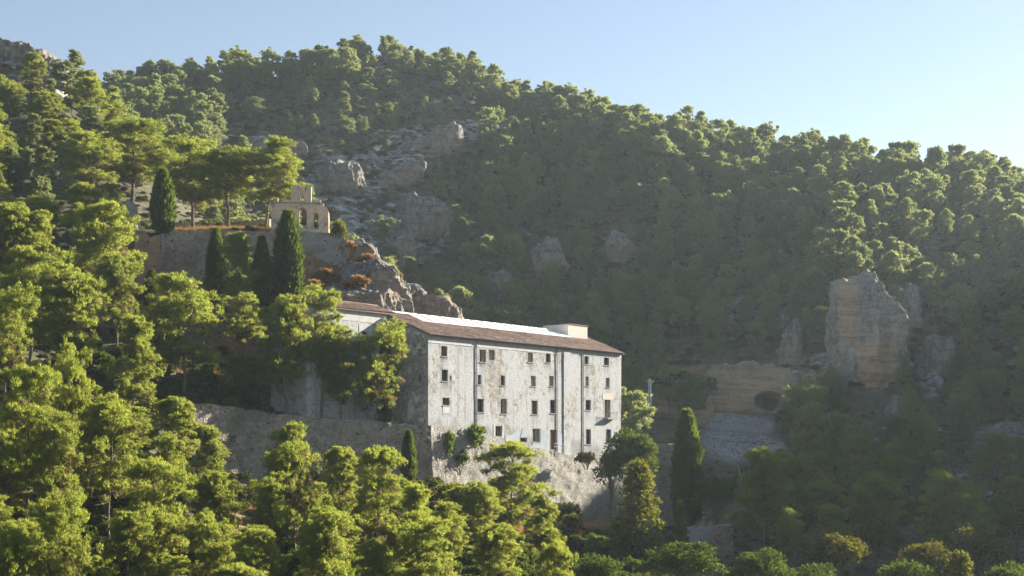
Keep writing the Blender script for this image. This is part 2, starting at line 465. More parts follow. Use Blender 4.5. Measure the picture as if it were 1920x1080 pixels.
# ------------------------------------------------------------------ terrain
NEAR = [(5, 'z', -6), (10, 'z', -8), (40, 'z', -20), (80, 'z', -22)]
def colm(*pts, near=True):
    d, z = [], []
    for p in (NEAR if near else []) + list(pts):
        d.append(p[0])
        z.append(p[2] if len(p) == 3 else (HY - p[1]) / F * p[0])
    return np.array(d, float), np.array(z, float)
END = [(1300, 'z', 5)]
COLS = {
    -1500: colm((5, 'z', -6), (10, 'z', -8), (40, 'z', -14), (60, 'z', -5), (100, 'z', 12), (150, 'z', 32), (200, 'z', 58), (300, 'z', 98), (400, 'z', 100), (600, 'z', 60), *END, near=False),
    -400: colm((110, 'z', -9), (150, 'z', 9), (200, 'z', 30), (250, 'z', 55), (300, 'z', 92), (330, 'z', 98), (420, 'z', 80), (600, 'z', 50), *END),
    0: colm((120, 1060), (150, 760), (200, 520), (250, 335), (280, 205), (297, 110), (310, 98), (340, 130), (420, 250), (600, 'z', 60), *END),
    150: colm((120, 1075), (150, 840), (180, 665), (215, 490), (235, 410), (260, 330), (290, 215), (306, 172), (320, 175), (360, 260), (450, 260), (560, 205), (600, 215), *END),
    230: colm((120, 1085), (150, 860), (180, 680), (205, 560), (225, 430), (240, 410), (265, 350), (290, 280), (305, 245), (330, 280), (400, 300), (480, 250), (560, 192), (600, 198), *END),
    310: colm((120, 1100), (150, 890), (180, 710), (206, 560), (213, 540), (217, 436), (236, 428), (260, 400), (285, 345), (300, 330), (340, 390), (400, 330), (470, 250), (550, 182), (590, 180), *END),
    450: colm((120, 1130), (150, 965), (170, 905), (175.5, 795), (190, 740), (203, 600), (213, 545), (217, 436), (236, 428), (250, 450), (300, 500), (340, 470), (400, 360), (470, 270), (550, 170), (585, 158), *END),
    560: colm((120, 1130), (150, 980), (176, 908), (182, 800), (192, 785), (199, 640), (207, 565), (218, 500), (222, 436), (232, 432), (245, 480), (290, 560), (340, 510), (400, 390), (470, 270), (540, 172), (585, 142), *END),
    640: colm((120, 1135), (150, 990), (179, 908), (184, 800), (190, 790), (201, 780), (206, 650), (213, 560), (222, 500), (228, 450), (233, 455), (245, 560), (290, 600), (340, 540), (400, 400), (470, 270), (540, 155), (585, 118), *END),
    720: colm((120, 1140), (150, 1000), (183, 905), (188, 800), (195, 795), (206, 780), (212, 640), (221, 540), (228, 502), (234, 510), (250, 640), (300, 660), (350, 560), (420, 390), (490, 260), (550, 155), (585, 118), *END),
    780: colm((120, 1140), (150, 1010), (188, 905), (192, 805), (208, 795), (215, 680), (224, 585), (230, 555), (236, 565), (255, 700), (300, 700), (350, 590), (420, 400), (490, 270), (550, 165), (580, 128), *END),
    850: colm((120, 1150), (150, 1020), (193, 905), (197, 815), (214, 808), (224, 680), (229, 625), (234, 640), (245, 760), (300, 740), (350, 600), (420, 410), (490, 280), (545, 185), (575, 150), *END),
    900: colm((120, 1150), (150, 1030), (196, 915), (201, 825), (225, 820), (260, 830), (300, 750), (350, 600), (420, 415), (490, 290), (545, 195), (570, 165), (600, 180), *END),
    1000: colm((120, 1160), (150, 1060), (203, 965), (209, 850), (240, 852), (265, 850), (300, 770), (350, 640), (400, 520), (450, 400), (500, 305), (545, 215), (560, 205), (600, 220), *END),
    1100: colm((110, 'z', -18), (150, 1090), (212, 975), (218, 870), (240, 866), (270, 840), (300, 770), (350, 630), (400, 500), (450, 375), (500, 280), (530, 235), (545, 225), (580, 240), *END),
    1170: colm((110, 'z', -19), (150, 1105), (200, 1010), (222, 945), (235, 890), (270, 830), (300, 760), (350, 620), (400, 480), (450, 350), (490, 262), (510, 250), (550, 265), *END),
    1250: colm((110, 'z', -20), (150, 1115), (200, 1020), (230, 930), (255, 880), (280, 800), (300, 750), (350, 600), (400, 470), (450, 335), (480, 282), (495, 275), (540, 295), *END),
    1350: colm((110, 'z', -20), (150, 1130), (200, 1020), (250, 900), (268, 862), (300, 765), (306, 705), (350, 600), (400, 460), (450, 335), (470, 302), (485, 298), (530, 320), *END),
    1450: colm((110, 'z', -20), (150, 1140), (200, 1030), (250, 910), (275, 845), (300, 780), (310, 705), (350, 570), (400, 440), (440, 342), (460, 326), (475, 326), (520, 345), *END),
    1600: colm((110, 'z', -20), (150, 1150), (200, 1045), (240, 935), (270, 840), (294, 750), (312, 640), (322, 545), (352, 455), (385, 390), (420, 352), (435, 350), (480, 375), *END),
    1720: colm((110, 'z', -20), (150, 1150), (200, 1050), (240, 935), (280, 805), (320, 650), (360, 490), (395, 385), (415, 350), (430, 350), (480, 375), *END),
    1800: colm((110, 'z', -20), (150, 1150), (200, 1052), (240, 938), (280, 805), (320, 650), (360, 495), (395, 392), (412, 355), (428, 355), (480, 385), *END),
    1920: colm((110, 'z', -20), (150, 1150), (200, 1055), (240, 940), (280, 805), (320, 650), (360, 500), (385, 425), (405, 385), (415, 380), (470, 405), *END),
    2367: colm((100, 'z', -22), (150, 'z', -17), (200, 'z', -11), (230, 'z', 6), (255, 'z', 34), (275, 'z', 45), (300, 'z', 50), (335, 'z', 56), (350, 'z', 60), (400, 'z', 55), (600, 'z', 45), *END),  # unseen shoulder, its heights shaped to shade the valley on the right
    3008: colm((100, 'z', -14), (150, 'z', -4), (200, 'z', 16), (250, 'z', 36), (280, 'z', 48), (300, 'z', 50), (400, 'z', 50), (600, 'z', 45), *END),
    4200: colm((5, 'z', -6), (10, 'z', -8), (60, 'z', -5), (100, 'z', 8), (150, 'z', 32), (200, 'z', 54), (250, 'z', 58), (400, 'z', 50), *END, near=False),
}
PXG = np.arange(-1500, 4201, 10.0)
DG = np.concatenate([np.arange(5, 700, 1.0), np.arange(700, 1301, 10.0)])
for _k in COLS:                            # far part of the slope stands steeper: same sight lines, shorter distances
    _d, _z = COLS[_k]
    _f = 0.74 if 0 <= _k <= 1350 else 0.87 if _k == 1450 else 1.0
    _d2 = np.where((_d > 340) & (_d < 1200), 340 + (_d - 340) * _f, _d)
    COLS[_k] = (_d2, _z * np.where(_d < 1200, _d2 / _d, 1.0))
_keys = np.array(sorted(COLS))
_tab = np.array([np.interp(DG, *COLS[k]) for k in _keys])
ZB = np.empty((len(PXG), len(DG)))
for j in range(len(DG)):
    ZB[:, j] = np.interp(PXG, _keys, _tab[:, j])
def _blur(A, ax, k):
    ker = np.hanning(k + 2)[1:-1]; ker /= ker.sum()
    pad = [(0, 0), (0, 0)]; pad[ax] = (k // 2, k // 2)
    P = np.pad(A, pad, 'edge')
    out = np.zeros_like(A)
    for i, kv in enumerate(ker):
        sl = [slice(None), slice(None)]; sl[ax] = slice(i, i + A.shape[ax])
        out += kv * P[tuple(sl)]
    return out
ZF = _blur(_blur(ZB, 0, 11), 1, 15)
ZN = _blur(_blur(ZB, 0, 3), 1, 3)
wn = (sstep(260, 300, DG) + 1 - sstep(140, 165, DG))[None, :]
ZB = ZF * np.clip(wn, 0, 1) + ZN * (1 - np.clip(wn, 0, 1))

MASKS = {
    'rock': [(740, 300, 150, 55, -25, 300, 700), (620, 350, 70, 70, 0, 300, 700), (500, 285, 90, 32, 10, 300, 700), (690, 420, 90, 60, -20, 300, 700),
             (800, 440, 80, 60, -30, 300, 700), (1010, 500, 55, 70, -35, 300, 700), (930, 560, 30, 40, 0, 300, 700), (900, 240, 50, 22, 0, 300, 700), (740, 95, 35, 22, 0, 480, 700),
             (690, 130, 40, 14, 0, 480, 700), (50, 130, 110, 42, 25, 255, 345), (0, 175, 60, 30, 10, 250, 345), (1490, 410, 28, 30, 0, 300, 700), (1740, 690, 70, 60, -20, 250, 700), (1880, 850, 70, 50, -30, 200, 700),
             (1540, 690, 30, 40, 0, 250, 700), (1700, 820, 60, 40, 0, 200, 700), (1380, 600, 40, 28, 0, 250, 700), (1800, 950, 70, 60, -30, 180, 700), (1290, 745, 60, 30, 0, 240, 700), (1600, 850, 60, 50, 0, 200, 700), (1480, 660, 26, 60, 0, 250, 700),
             (660, 480, 60, 45, 40, 205, 245), (760, 545, 80, 35, 25, 205, 245), (600, 560, 60, 20, 5, 200, 230), (440, 560, 60, 25, 0, 200, 216)],
    'dry': [(60, 110, 110, 20, 25, 255, 345), (410, 435, 110, 14, 0, 214, 242), (640, 520, 110, 50, 15, 203, 240), (430, 700, 90, 70, 0, 176, 204), (560, 600, 60, 40, 0, 196, 215),
            (850, 950, 120, 40, 0, 165, 200), (1000, 1010, 120, 50, 0, 160, 206), (1290, 720, 80, 40, 0, 240, 330), (280, 560, 40, 90, 0, 195, 216), (480, 1010, 120, 60, 0, 130, 175), (1550, 700, 120, 40, 0, 240, 400)],
    'scree': [(1385, 815, 78, 52, 10, 230, 330), (1330, 770, 40, 18, 20, 230, 330), (1300, 1000, 50, 16, 0, 150, 235)],
}
def mask_at(kind, X, D, Z):
    px, py = HX + F * X / D, HY - F * Z / D
    nz = fbm(X * 0.10, D * 0.10, Z * 0.16, 4)
    out = np.zeros_like(px)
    for (cx, cy_, rx, ry, ang, d0, d1) in MASKS[kind]:
        a = R(ang)
        ux, uy = (px - cx) * math.cos(a) + (py - cy_) * math.sin(a), -(px - cx) * math.sin(a) + (py - cy_) * math.cos(a)
        q = np.sqrt((ux / rx) ** 2 + (uy / ry) ** 2) + nz * 0.75
        m = 1 - sstep(0.65, 1.2, q)
        out = np.maximum(out, np.where((D > d0) & (D < d1), m, 0))
    return out

def base_z(px, d):
    fi = np.clip((px - PXG[0]) / 10.0, 0, len(PXG) - 1.001)
    d = np.asarray(d, float)
    fj = np.where(d < 700, d - 5, 695 + (d - 700) / 10.0)
    fj = np.clip(fj, 0, len(DG) - 1.001)
    i, j = fi.astype(int), fj.astype(int)
    a, b = fi - i, fj - j
    return (ZB[i, j] * (1 - a) * (1 - b) + ZB[i + 1, j] * a * (1 - b) + ZB[i, j + 1] * (1 - a) * b + ZB[i + 1, j + 1] * a * b)

# front line of the monastery, used by the ground and by the building
P0 = np.array([-11.2, 190.0, 0.0])
ED, EN, EB, EZ = np.array([0.6, 0.8, 0.0]), np.array([0.8, -0.6, 0.0]), np.array([-0.8, 0.6, 0.0]), np.array([0.0, 0.0, 1.0])

def ground(px, d, detail=True):
    px, d = np.asarray(px, float), np.asarray(d, float)
    x = (px - HX) / F * d
    z = base_z(px, d)
    z0 = z
    far = sstep(245, 300, d) * (1 - sstep(700, 900, d))
    z = z + fbm(x * 0.03, d * 0.03, 0, 4) * (0.5 + 4.5 * far) + fbm(x * 0.22, d * 0.22, 0, 3) * (0.22 + 0.6 * far)
    if detail:
        rk = mask_at('rock', x, d, z0)
        z = z + rk * (ridged(x * 0.10 - z0 * 0.05, d * 0.05, z0 * 0.10, 5) - 0.2) * (1.0 + 2.8 * far) + rk * fbm(x * 0.5, d * 0.5, 3, 3) * 0.7
    # the building's plot is level and stays below the wall footings
    rx, ry = x - P0[0], d - P0[1]
    s, b = rx * ED[0] + ry * ED[1], rx * EB[0] + ry * EB[1]
    zt = np.where(s < 0, 3.4, 2.4 - 0.085 * s)
    inside = sstep(-15.9, -15.3, s) * (1 - sstep(48.5, 50, s)) * sstep(-1.6, -1.0, b) * (1 - sstep(15.0, 17.5, b))
    z = z * (1 - inside) + np.minimum(z, zt) * inside
    # ground in front of the terrace wall stays below the wall's foot
    foot = (HY - (908 + 1.5 * s)) / F * (P0[1] + ED[1] * s)
    fr = sstep(-1.5, 1.0, s) * (1 - sstep(58, 64, s)) * sstep(-26, -20, b) * (1 - sstep(-0.3, 0.5, b))
    z = z * (1 - fr) + np.minimum(z, foot + 0.12 * (b + 1.5) + fbm(x * 0.3, d * 0.3, 1, 3) * 0.4) * fr
    # ... and before the lower wall with its bend at (-30.4, 178)
    t1 = np.clip((x + 30.4) / 19.8, 0, 1); yw1 = 178.0 + 11.0 * t1
    t2 = np.clip((-30.4 - x) / 5.5, 0, 1.5); yw2 = 178.0 - 7.3 * t2
    yw = np.where(x > -30.4, yw1, yw2)
    lz = np.where(x > -30.4, -4.4, -4.0) - 0.22 * np.clip(yw - d, 0, 30)
    fl = sstep(-39, -36.5, x) * (1 - sstep(-10.8, -10.2, x)) * (1 - sstep(0.3, 1.2, d - yw)) * sstep(-22, -14, d - yw)
    z = z * (1 - fl) + np.minimum(z, lz) * fl
    return x, z

pxs = np.concatenate([np.arange(-1500, -120, 40.0), np.arange(-120, 2060, 4.0), np.arange(2060, 4201, 40.0)])
ds = [5.0]
while ds[-1] < 1290:
    d_ = ds[-1]
    ds.append(d_ + (6 if d_ < 90 else 1.6 if d_ < 170 else 1.0 if d_ < 250 else 1.5 if d_ < 340 else 2.0 if d_ < 620 else 25))
ds = np.array(ds)
PX, DD = np.meshgrid(pxs, ds, indexing='ij')
GX, GZ = ground(PX, DD)
V = np.stack([GX, DD, GZ], -1).reshape(-1, 3)
ni, nj = PX.shape
ii, jj = np.meshgrid(np.arange(ni - 1), np.arange(nj - 1), indexing='ij')
q = (ii * nj + jj).ravel()
faces = np.stack([q, q + nj, q + nj + 1, q + 1], 1)
att = {}
for kname in MASKS:
    att[kname] = mask_at(kname, GX, DD, GZ).ravel()
terrain = mesh_obj('mountain_terrain', V, faces, M['terrain'], attrs=att, smooth=True)
tag(terrain, 'steep wooded mountainside with limestone outcrops and dry soil', 'mountain', kind='structure')

def gz(x, d):
    x, d = np.asarray(x, float), np.asarray(d, float)
    return ground(HX + F * x / d, d)[1]

HAZE_DENSITY = 0.0001
hz = MB().box(-1900, 3200, -20, 1320, -60, 135)
hzm = NT('haze_air')
pv = hzm.n('ShaderNodeVolumePrincipled', None, Color=(0.72, 0.86, 1.0, 1), Density=HAZE_DENSITY, Anisotropy=0.35)
hzm.t.links.new(pv.outputs[0], hzm.out.inputs['Volume'])
haze = hz.build('haze', hzm.m)
tag(haze, 'thin pale haze filling the valley air', 'haze', kind='stuff')

# ------------------------------------------------------------------ rocks and cliffs
def rock_mesh(size, seed, n=22, planes=14, rough=0.12, boxy=0.0, fiss=0.0, strata=0.0):
    """faceted limestone mass: a cube-sphere cut by random planes and broken by noise"""
    r = np.random.default_rng(seed)
    pts, fcs = [], []
    lin = np.linspace(-1, 1, n)
    A, B = np.meshgrid(lin, lin, indexing='ij')
    for ax in range(3):
        for sg in (-1, 1):
            P = np.empty((n, n, 3))
            P[..., ax] = sg
            P[..., (ax + 1) % 3] = A * sg
            P[..., (ax + 2) % 3] = B
            b = sum(len(x) for x in pts)
            pts.append(P.reshape(-1, 3))
            i, j = np.meshgrid(np.arange(n - 1), np.arange(n - 1), indexing='ij')
            k = (b + i * n + j).ravel()
            fcs.append(np.stack([k, k + n, k + n + 1, k + 1], 1))
    P = np.concatenate(pts); Fq = np.concatenate(fcs)
    key = np.round(P, 5)
    _, first, inv = np.unique(key, axis=0, return_index=True, return_inverse=True)
    inv = inv.ravel()
    P, Fq = P[first], inv[Fq]
    D = P / np.linalg.norm(P, axis=1, keepdims=True)
    rad = 1.25 * (1 - boxy) + boxy * np.minimum(1.0 / np.abs(D).max(axis=1), 1.45)
    N = r.normal(size=(planes, 3)); N /= np.linalg.norm(N, axis=1, keepdims=True)
    dist = r.uniform(0.70, 1.0, planes) + 0.32 * boxy
    for nn, dd in zip(N, dist):
        dp = D @ nn
        rad = np.where(dp > 0.05, np.minimum(rad, dd / np.maximum(dp, 0.05)), rad)
    Q = D * rad[:, None] * np.asarray(size) * 0.5
    o = r.uniform(0, 100, 3)
    sc = max(size)
    nz = ridged(Q[:, 0] * 3.6 / sc + o[0], Q[:, 1] * 3.6 / sc + o[1], Q[:, 2] * 1.5 / sc + o[2], 6)
    nz2 = ridged(Q[:, 0] * 0.55 + o[1], Q[:, 1] * 0.55, Q[:, 2] * 0.25, 4) - 0.3
    Q = Q + D * (rough * sc * (nz - 0.4) * 0.9 + 0.7 * nz2 * min(1.0, sc / 8))[:, None]
    f3 = ridged(Q[:, 0] * 0.9 + o[2], Q[:, 1] * 0.9, Q[:, 2] * 0.42 + o[0], 4)
    Q = Q + D * (0.34 * (f3 - 0.4))[:, None]
    if fiss:
        f1 = ridged(Q[:, 0] * 0.16 + o[0], Q[:, 1] * 0.16, Q[:, 2] * 0.035 + o[1], 4)
        Q = Q + D * np.array([1, 1, 0.4]) * (fiss * (f1 - 0.45) * 1.4)[:, None]
    if strata:
        f2 = ridged(Q[:, 0] * 0.03 + o[0], Q[:, 1] * 0.03, Q[:, 2] * 0.55 + o[2] + 0.06 * Q[:, 0], 3)
        Q = Q + D * np.array([0.6, 1, 0.2]) * (strata * (f2 - 0.4))[:, None]
    return Q, Fq

def ground_d(px, py, dmin=235.0, dmax=620.0):
    dd = np.arange(dmin, dmax, 0.5)
    _, zz = ground(np.full_like(dd, px), dd, detail=False)
    q_ = HY - F * zz / dd
    hit = np.where(q_ <= py)[0]
    return dd[hit[0]] if len(hit) else dd[int(np.argmin(q_))]

def rock(name, label, px, py, d, size, seed, mat='rock', cat='rock outcrop', group=None, rot=0.0, n=26, rough=0.12, stain=None, pocket=None, tilt=0.0, boxy=0.35, fiss=0.0, strata=0.0, deep=0.8):
    """d: distance, or None to stand on the ground at that sight line; then size is (width, height) in the view"""
    if d is None:
        wpx_, hpx_ = size
        db = ground_d(px, py + hpx_ * 0.36)
        w_, h_ = wpx_ / F * db, hpx_ / F * db * 1.12
        dep = max(w_, 0.6 * h_) * deep
        d = db + dep * 0.33
        size = (w_ * 1.04, dep, h_ * 1.06)
    n = int(n * 1.5)
    Q, Fq = rock_mesh(size, seed, n=n, rough=rough, boxy=boxy, fiss=fiss, strata=strata)
    c, s = math.cos(R(tilt)), math.sin(R(tilt))
    Q = np.stack([Q[:, 0] * c + Q[:, 2] * s, Q[:, 1], -Q[:, 0] * s + Q[:, 2] * c], 1)
    c, s = math.cos(R(rot)), math.sin(R(rot))
    Q = np.stack([Q[:, 0] * c - Q[:, 1] * s, Q[:, 0] * s + Q[:, 1] * c, Q[:, 2]], 1)
    loc = px_at(px, py, d)
    attrs = {}
    st = np.zeros(len(Q))
    W = Q + loc
    wpx, wpy = HX + F * W[:, 0] / W[:, 1], HY - F * W[:, 2] / W[:, 1]
    nzz = fbm(W[:, 0] * 0.25, W[:, 1] * 0.25, W[:, 2] * 0.25, 5)
    for (cx, cy_, rx, ry, am) in (stain or []):
        e = np.maximum(np.abs(wpx - cx) / rx, np.abs(wpy - cy_) / ry) + nzz * 0.5
        st = np.maximum(st, am * (1 - sstep(0.8, 1.08, e)))
    attrs['stain'] = st
    if pocket:
        cx, cy_, rx, ry, dep = pocket
        e = np.sqrt(((wpx - cx) / rx) ** 2 + ((wpy - cy_) / ry) ** 2) + nzz * 0.15
        front = Q[:, 1] < 0
        Q[:, 1] += np.where(front, dep * (1 - sstep(0.6, 1.0, e)), 0)
    o = mesh_obj(name, Q, Fq, M[mat], attrs=attrs, loc=loc)
    return tag(o, label, cat, group)

# ------------------------------------------------------------------ monastery
HOME = np.array([P0[0], P0[1], 0.0])
mon = empty('monastery', HOME, 'long whitewashed monastery with rows of small windows and tiled roof', 'building')
def fs(px, O=P0, e=ED):
    u = (px - HX) / F
    return (u * O[1] - O[0]) / (e[0] - u * e[1])
def fz(px, py, O=P0, e=ED):
    return (HY - py) / F * (O[1] + e[1] * fs(px, O, e))

PITCH = 0.41
EAVE, LEN, RB, BACK = 15.25, 47.9, 8.5, 17.0
# (x0, x1, y0, y1, fill): openings of the long front, read off the photograph and put on the real wall plane
WIN = [
    (827.5, 838.5, 649, 668, 'half'), (899.5, 911, 656, 679, 'half'), (916.7, 927.4, 656, 675, 'board'), (989.7, 999, 661, 679, 'board'), (1023.6, 1032.5, 663, 680, 'frame'), (1096, 1103.6, 668, 683, 'frame'), (1132.5, 1142, 668, 685, 'frame'),
    (828.4, 839.7, 693, 714.7, 'frame'), (843.6, 846.6, 705, 712.6, 'hole'), (896, 902.5, 703, 721, 'frame'), (939, 946.7, 704, 723, 'frame'), (996, 1004.4, 705, 724.4, 'half'), (1030, 1038, 705, 724.4, 'half'), (1097.8, 1104, 706, 724, 'board'), (1136, 1143, 708.6, 726.7, 'half'),
    (830, 843, 746, 760, 'half'), (895, 907, 748, 773, 'frame'), (939, 950, 748, 776, 'half'), (996.7, 1008, 751, 777, 'wood'), (1031.7, 1042, 750, 775, 'frame'), (1098, 1107.8, 750, 769, 'frame'), (1134, 1144.5, 750, 783, 'half'),
    (929, 941, 799, 818, 'half'), (975.5, 988, 821, 829, 'hole'), (999, 1011.7, 804, 828.6, 'half'), (1031.7, 1043.6, 806, 843, 'door'), (1099, 1108, 805, 833, 'frame'), (1136.7, 1146, 805, 830, 'frame'),
]
def window_parts(O, e, n, s0, s1, z0, z1, fill, idx):
    """frame, panes, shutter and sill that sit in one opening; depth runs inwards from the wall plane"""
    r = random.Random(idx)
    nm = 'window'
    if fill == 'hole':
        return
    fw = 0.07
    if fill == 'door':
        fr = MB()
        for a in ((s0, s0 + 0.12, z0, z1), (s1 - 0.12, s1, z0, z1), (s0 + 0.12, s1 - 0.12, z1 - 0.14, z1)):
            fr.frame_box(O, e, EZ, -n, a[0], a[1], a[2], a[3], 0.26, 0.36)
        d = fr.build('door', M['wood'], mon, HOME)
        lf = MB()
        w_ = (s1 - s0 - 0.24)
        for k in range(4):
            lf.frame_box(O, e, EZ, -n, s0 + 0.12 + w_ * k / 4 + 0.01, s0 + 0.12 + w_ * (k + 1) / 4 - 0.01, z0, z1 - 0.14, 0.30, 0.35)
        lf.build('door_leaf', M['door'], d)
        d.children[0].location = (0, 0, 0)
        for v in d.children[0].data.vertices: v.co = v.co - Vector(HOME)
        return
    fr = MB()
    for a in ((s0, s0 + fw, z0, z1), (s1 - fw, s1, z0, z1), (s0 + fw, s1 - fw, z1 - fw, z1), (s0 + fw, s1 - fw, z0, z0 + fw)):
        fr.frame_box(O, e, EZ, -n, *a, 0.26, 0.33)
    sm = (s0 + s1) / 2
    if fill in ('frame', 'half'):
        fr.frame_box(O, e, EZ, -n, sm - 0.035, sm + 0.035, z0 + fw, z1 - fw, 0.262, 0.328)
        if z1 - z0 > 1.3:
            zz = z0 + (z1 - z0) * 0.62
            fr.frame_box(O, e, EZ, -n, s0 + fw, sm - 0.035, zz - 0.03, zz + 0.03, 0.264, 0.326)
            fr.frame_box(O, e, EZ, -n, sm + 0.035, s1 - fw, zz - 0.03, zz + 0.03, 0.264, 0.326)
    win = fr.build(nm, M['wood'], mon, HOME)
    off = HOME
    if fill == 'board':
        MB().frame_box(O, e, EZ, -n, s0 + fw, s1 - fw, z0 + fw, z1 - fw, 0.29, 0.31).build('board', M['board'], win, off)
    elif fill == 'wood':
        for k in range(2):
            a, b = (s0 + fw, sm - 0.01) if k == 0 else (sm + 0.01, s1 - fw)
            MB().frame_box(O, e, EZ, -n, a, b, z0 + fw, z1 - fw, 0.285, 0.32).build('shutter', M['wood'], win, off)
    else:
        MB().frame_box(O, e, EZ, -n, s0 + fw, sm - 0.035, z0 + fw, z1 - fw, 0.295, 0.305).build('pane', M['glass'], win, off)
        if fill == 'half':
            MB().frame_box(O, e, EZ, -n, sm + 0.035, s1 - fw, z0 + fw, z1 - fw, 0.285, 0.31).build('shutter', M['board'] if r.random() < 0.75 else M['wood'], win, off)
        else:
            MB().frame_box(O, e, EZ, -n, sm + 0.035, s1 - fw, z0 + fw, z1 - fw, 0.295, 0.305).build('pane', M['glass'], win, off)
    if fill != 'board' or r.random() < 0.5:
        MB().frame_box(O, e, EZ, -n, s0 - 0.12, s1 + 0.12, z0 - 0.12, z0 - 0.004, -0.09, 0.25).build('sill', M['concrete'], win, off)

holes, wl = [], []
for i, (x0, x1, y0, y1, fill) in enumerate(WIN):
    xm = (x0 + x1) / 2
    s0, s1 = fs(x0), fs(x1)
    z1, z0 = fz(xm, y0), fz(xm, y1)
    holes.append([(s0, z0), (s1, z0), (s1, z1), (s0, z1)])
    wl.append((s0, s1, z0, z1, fill, i))
def stained_wall():
    """front wall as a fine grid with real openings and reveals; rain streaks, damp foot and drips as a wear mask"""
    sb = sorted(set([0.0, LEN] + [h[0][0] for h in holes] + [h[1][0] for h in holes]))
    zb = sorted(set([-6.0, EAVE] + [h[0][1] for h in holes] + [h[2][1] for h in holes]))
    def fill(v, st):
        out = [v[0]]
        for q_ in v[1:]:
            m = max(1, int(math.ceil((q_ - out[-1]) / st)))
            out += list(np.linspace(out[-1], q_, m + 1)[1:])
        return np.array(out)
    sb, zb = fill(sb, 0.22), fill(zb, 0.22)
    A, B = np.meshgrid(sb, zb, indexing='ij')
    na, nb_ = A.shape
    bulge = 0.05 * fbm(A * 0.15, B * 0.2, 2, 3)
    edge = np.ones_like(A)
    for h in holes:
        edge *= 1 - ((A > h[0][0] - 0.3) & (A < h[1][0] + 0.3) & (B > h[0][1] - 0.3) & (B < h[2][1] + 0.3))
    V = P0 + ED * A[..., None] + EZ * B[..., None] + EN * (np.minimum(bulge, 0) * edge)[..., None]
    cs_, cz_ = (sb[:-1] + sb[1:]) / 2, (zb[:-1] + zb[1:]) / 2
    CA, CB = np.meshgrid(cs_, cz_, indexing='ij')
    solid = np.ones_like(CA, bool)
    for h in holes:
        solid &= ~((CA > h[0][0]) & (CA < h[1][0]) & (CB > h[0][1]) & (CB < h[2][1]))
    i, j = np.where(solid)
    k_ = i * nb_ + j
    Fq = [tuple(t) for t in np.stack([k_, k_ + nb_, k_ + nb_ + 1, k_ + 1], 1)]
    V = list(V.reshape(-1, 3))
    st = np.zeros_like(A)
    n1, n2 = fbm(A * 2.2, B * 0.18, 1, 4), fbm(A * 0.5, B * 0.5, 4, 4)
    for h in holes:
        s0, s1, z0 = h[0][0], h[1][0], h[0][1]
        ins = sstep(s0 - 0.35, s0 + 0.05, A) * (1 - sstep(s1 - 0.05, s1 + 0.35, A))
        L = 1.2 + 1.6 * _h(np.array(s0 * 10), np.array(z0 * 10), np.array(0.0))
        st = np.maximum(st, ins * (B < z0) * np.clip(1 - (z0 - B) / L, 0, 1) * np.clip(0.65 + 1.1 * n1, 0, 1))
        ring = (np.maximum(np.maximum(s0 - A, A - s1), np.maximum(z0 - B, B - h[2][1])) < 0.26 + 0.2 * n2)
        st = np.maximum(st, 0.35 * ring)
    st = np.maximum(st, sstep(EAVE - 3.2, EAVE - 0.6, B) * np.clip(n1 * 2.2 - 0.15, 0, 1) * 0.8)
    zf = 2.6 - 0.085 * A
    st = np.maximum(st, (1 - sstep(0.2, 1.9, B - zf + n2 * 1.6)) * 0.75)
    for px in (893, 1043.8, 1093):
        st = np.maximum(st, np.exp(-((A - fs(px)) / 0.45) ** 2) * np.clip(0.5 + n1 * 1.3, 0, 1) * 0.8)
    st = list(st.ravel())
    for h in holes:
        b = len(V)
        for dp in (0.0, 0.45):
            for (s_, z_) in h:
                V.append(P0 + ED * s_ + EZ * z_ - EN * dp); st.append(0.2)
        for m in range(4):
            Fq.append((b + m, b + (m + 1) % 4, b + 4 + (m + 1) % 4, b + 4 + m))
    b = len(V)
    for (s_, z_) in ((0, -6), (LEN, -6), (LEN, EAVE), (0, EAVE)):
        for dp in (0.0, 0.45):
            V.append(P0 + ED * s_ + EZ * z_ - EN * dp); st.append(0.0)
    for m in range(4):
        a0, a1 = b + 2 * m, b + 2 * ((m + 1) % 4)
        Fq.append((a0, a0 + 1, a1 + 1, a1))
    return mesh_obj('front_wall', np.array(V) - HOME, Fq, M['plaster'], mon, {'stain': st})
stained_wall()
for a in wl:
    window_parts(P0, ED, EN, *a)
# end wall that faces the left, with the roof's slope as its top
E_N = -ED
eh = []
for k, (x0, x1, y0, y1, fill) in enumerate([(784.5, 790.5, 654, 667, 'board'), (784.5, 789.5, 702, 716, 'frame')]):
    b1, b0 = fs(x0, P0, EB), fs(x1, P0, EB)
    zz1, zz0 = fz(x0 + 3, y0, P0, EB), fz(x0 + 3, y1, P0, EB)
    eh.append([(b0, zz0), (b1, zz0), (b1, zz1), (b0, zz1)])
    window_parts(P0, EB, E_N, b0, b1, zz0, zz1, fill, 50 + k)
plate(P0, EB, EZ, E_N, [(0.46, -3), (BACK, -1), (BACK, EAVE), (RB, EAVE + PITCH * RB), (0.46, EAVE + 0.46 * PITCH)], eh, 0.45).build('end_wall', M['plaster_bare_lifted'], mon, HOME)
plate(P0 + ED * LEN, EB, EZ, ED, [(0.46, -6), (BACK, -6), (BACK, EAVE), (RB, EAVE + PITCH * RB), (0.46, EAVE + 0.46 * PITCH)], [], 0.45).build('end_wall', M['plaster_bare_lifted'], mon, HOME)
MB().frame_box(P0 + EB * BACK, ED, EB, EZ, 0.46, LEN - 0.46, -0.45, 0, -6, EAVE).build('back_wall', M['plaster_bare_lifted'], mon, HOME)
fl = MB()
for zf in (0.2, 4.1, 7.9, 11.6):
    fl.frame_box(P0, ED, EB, EZ, 0.5, LEN - 0.5, 0.5, BACK - 0.5, zf - 0.1, zf)
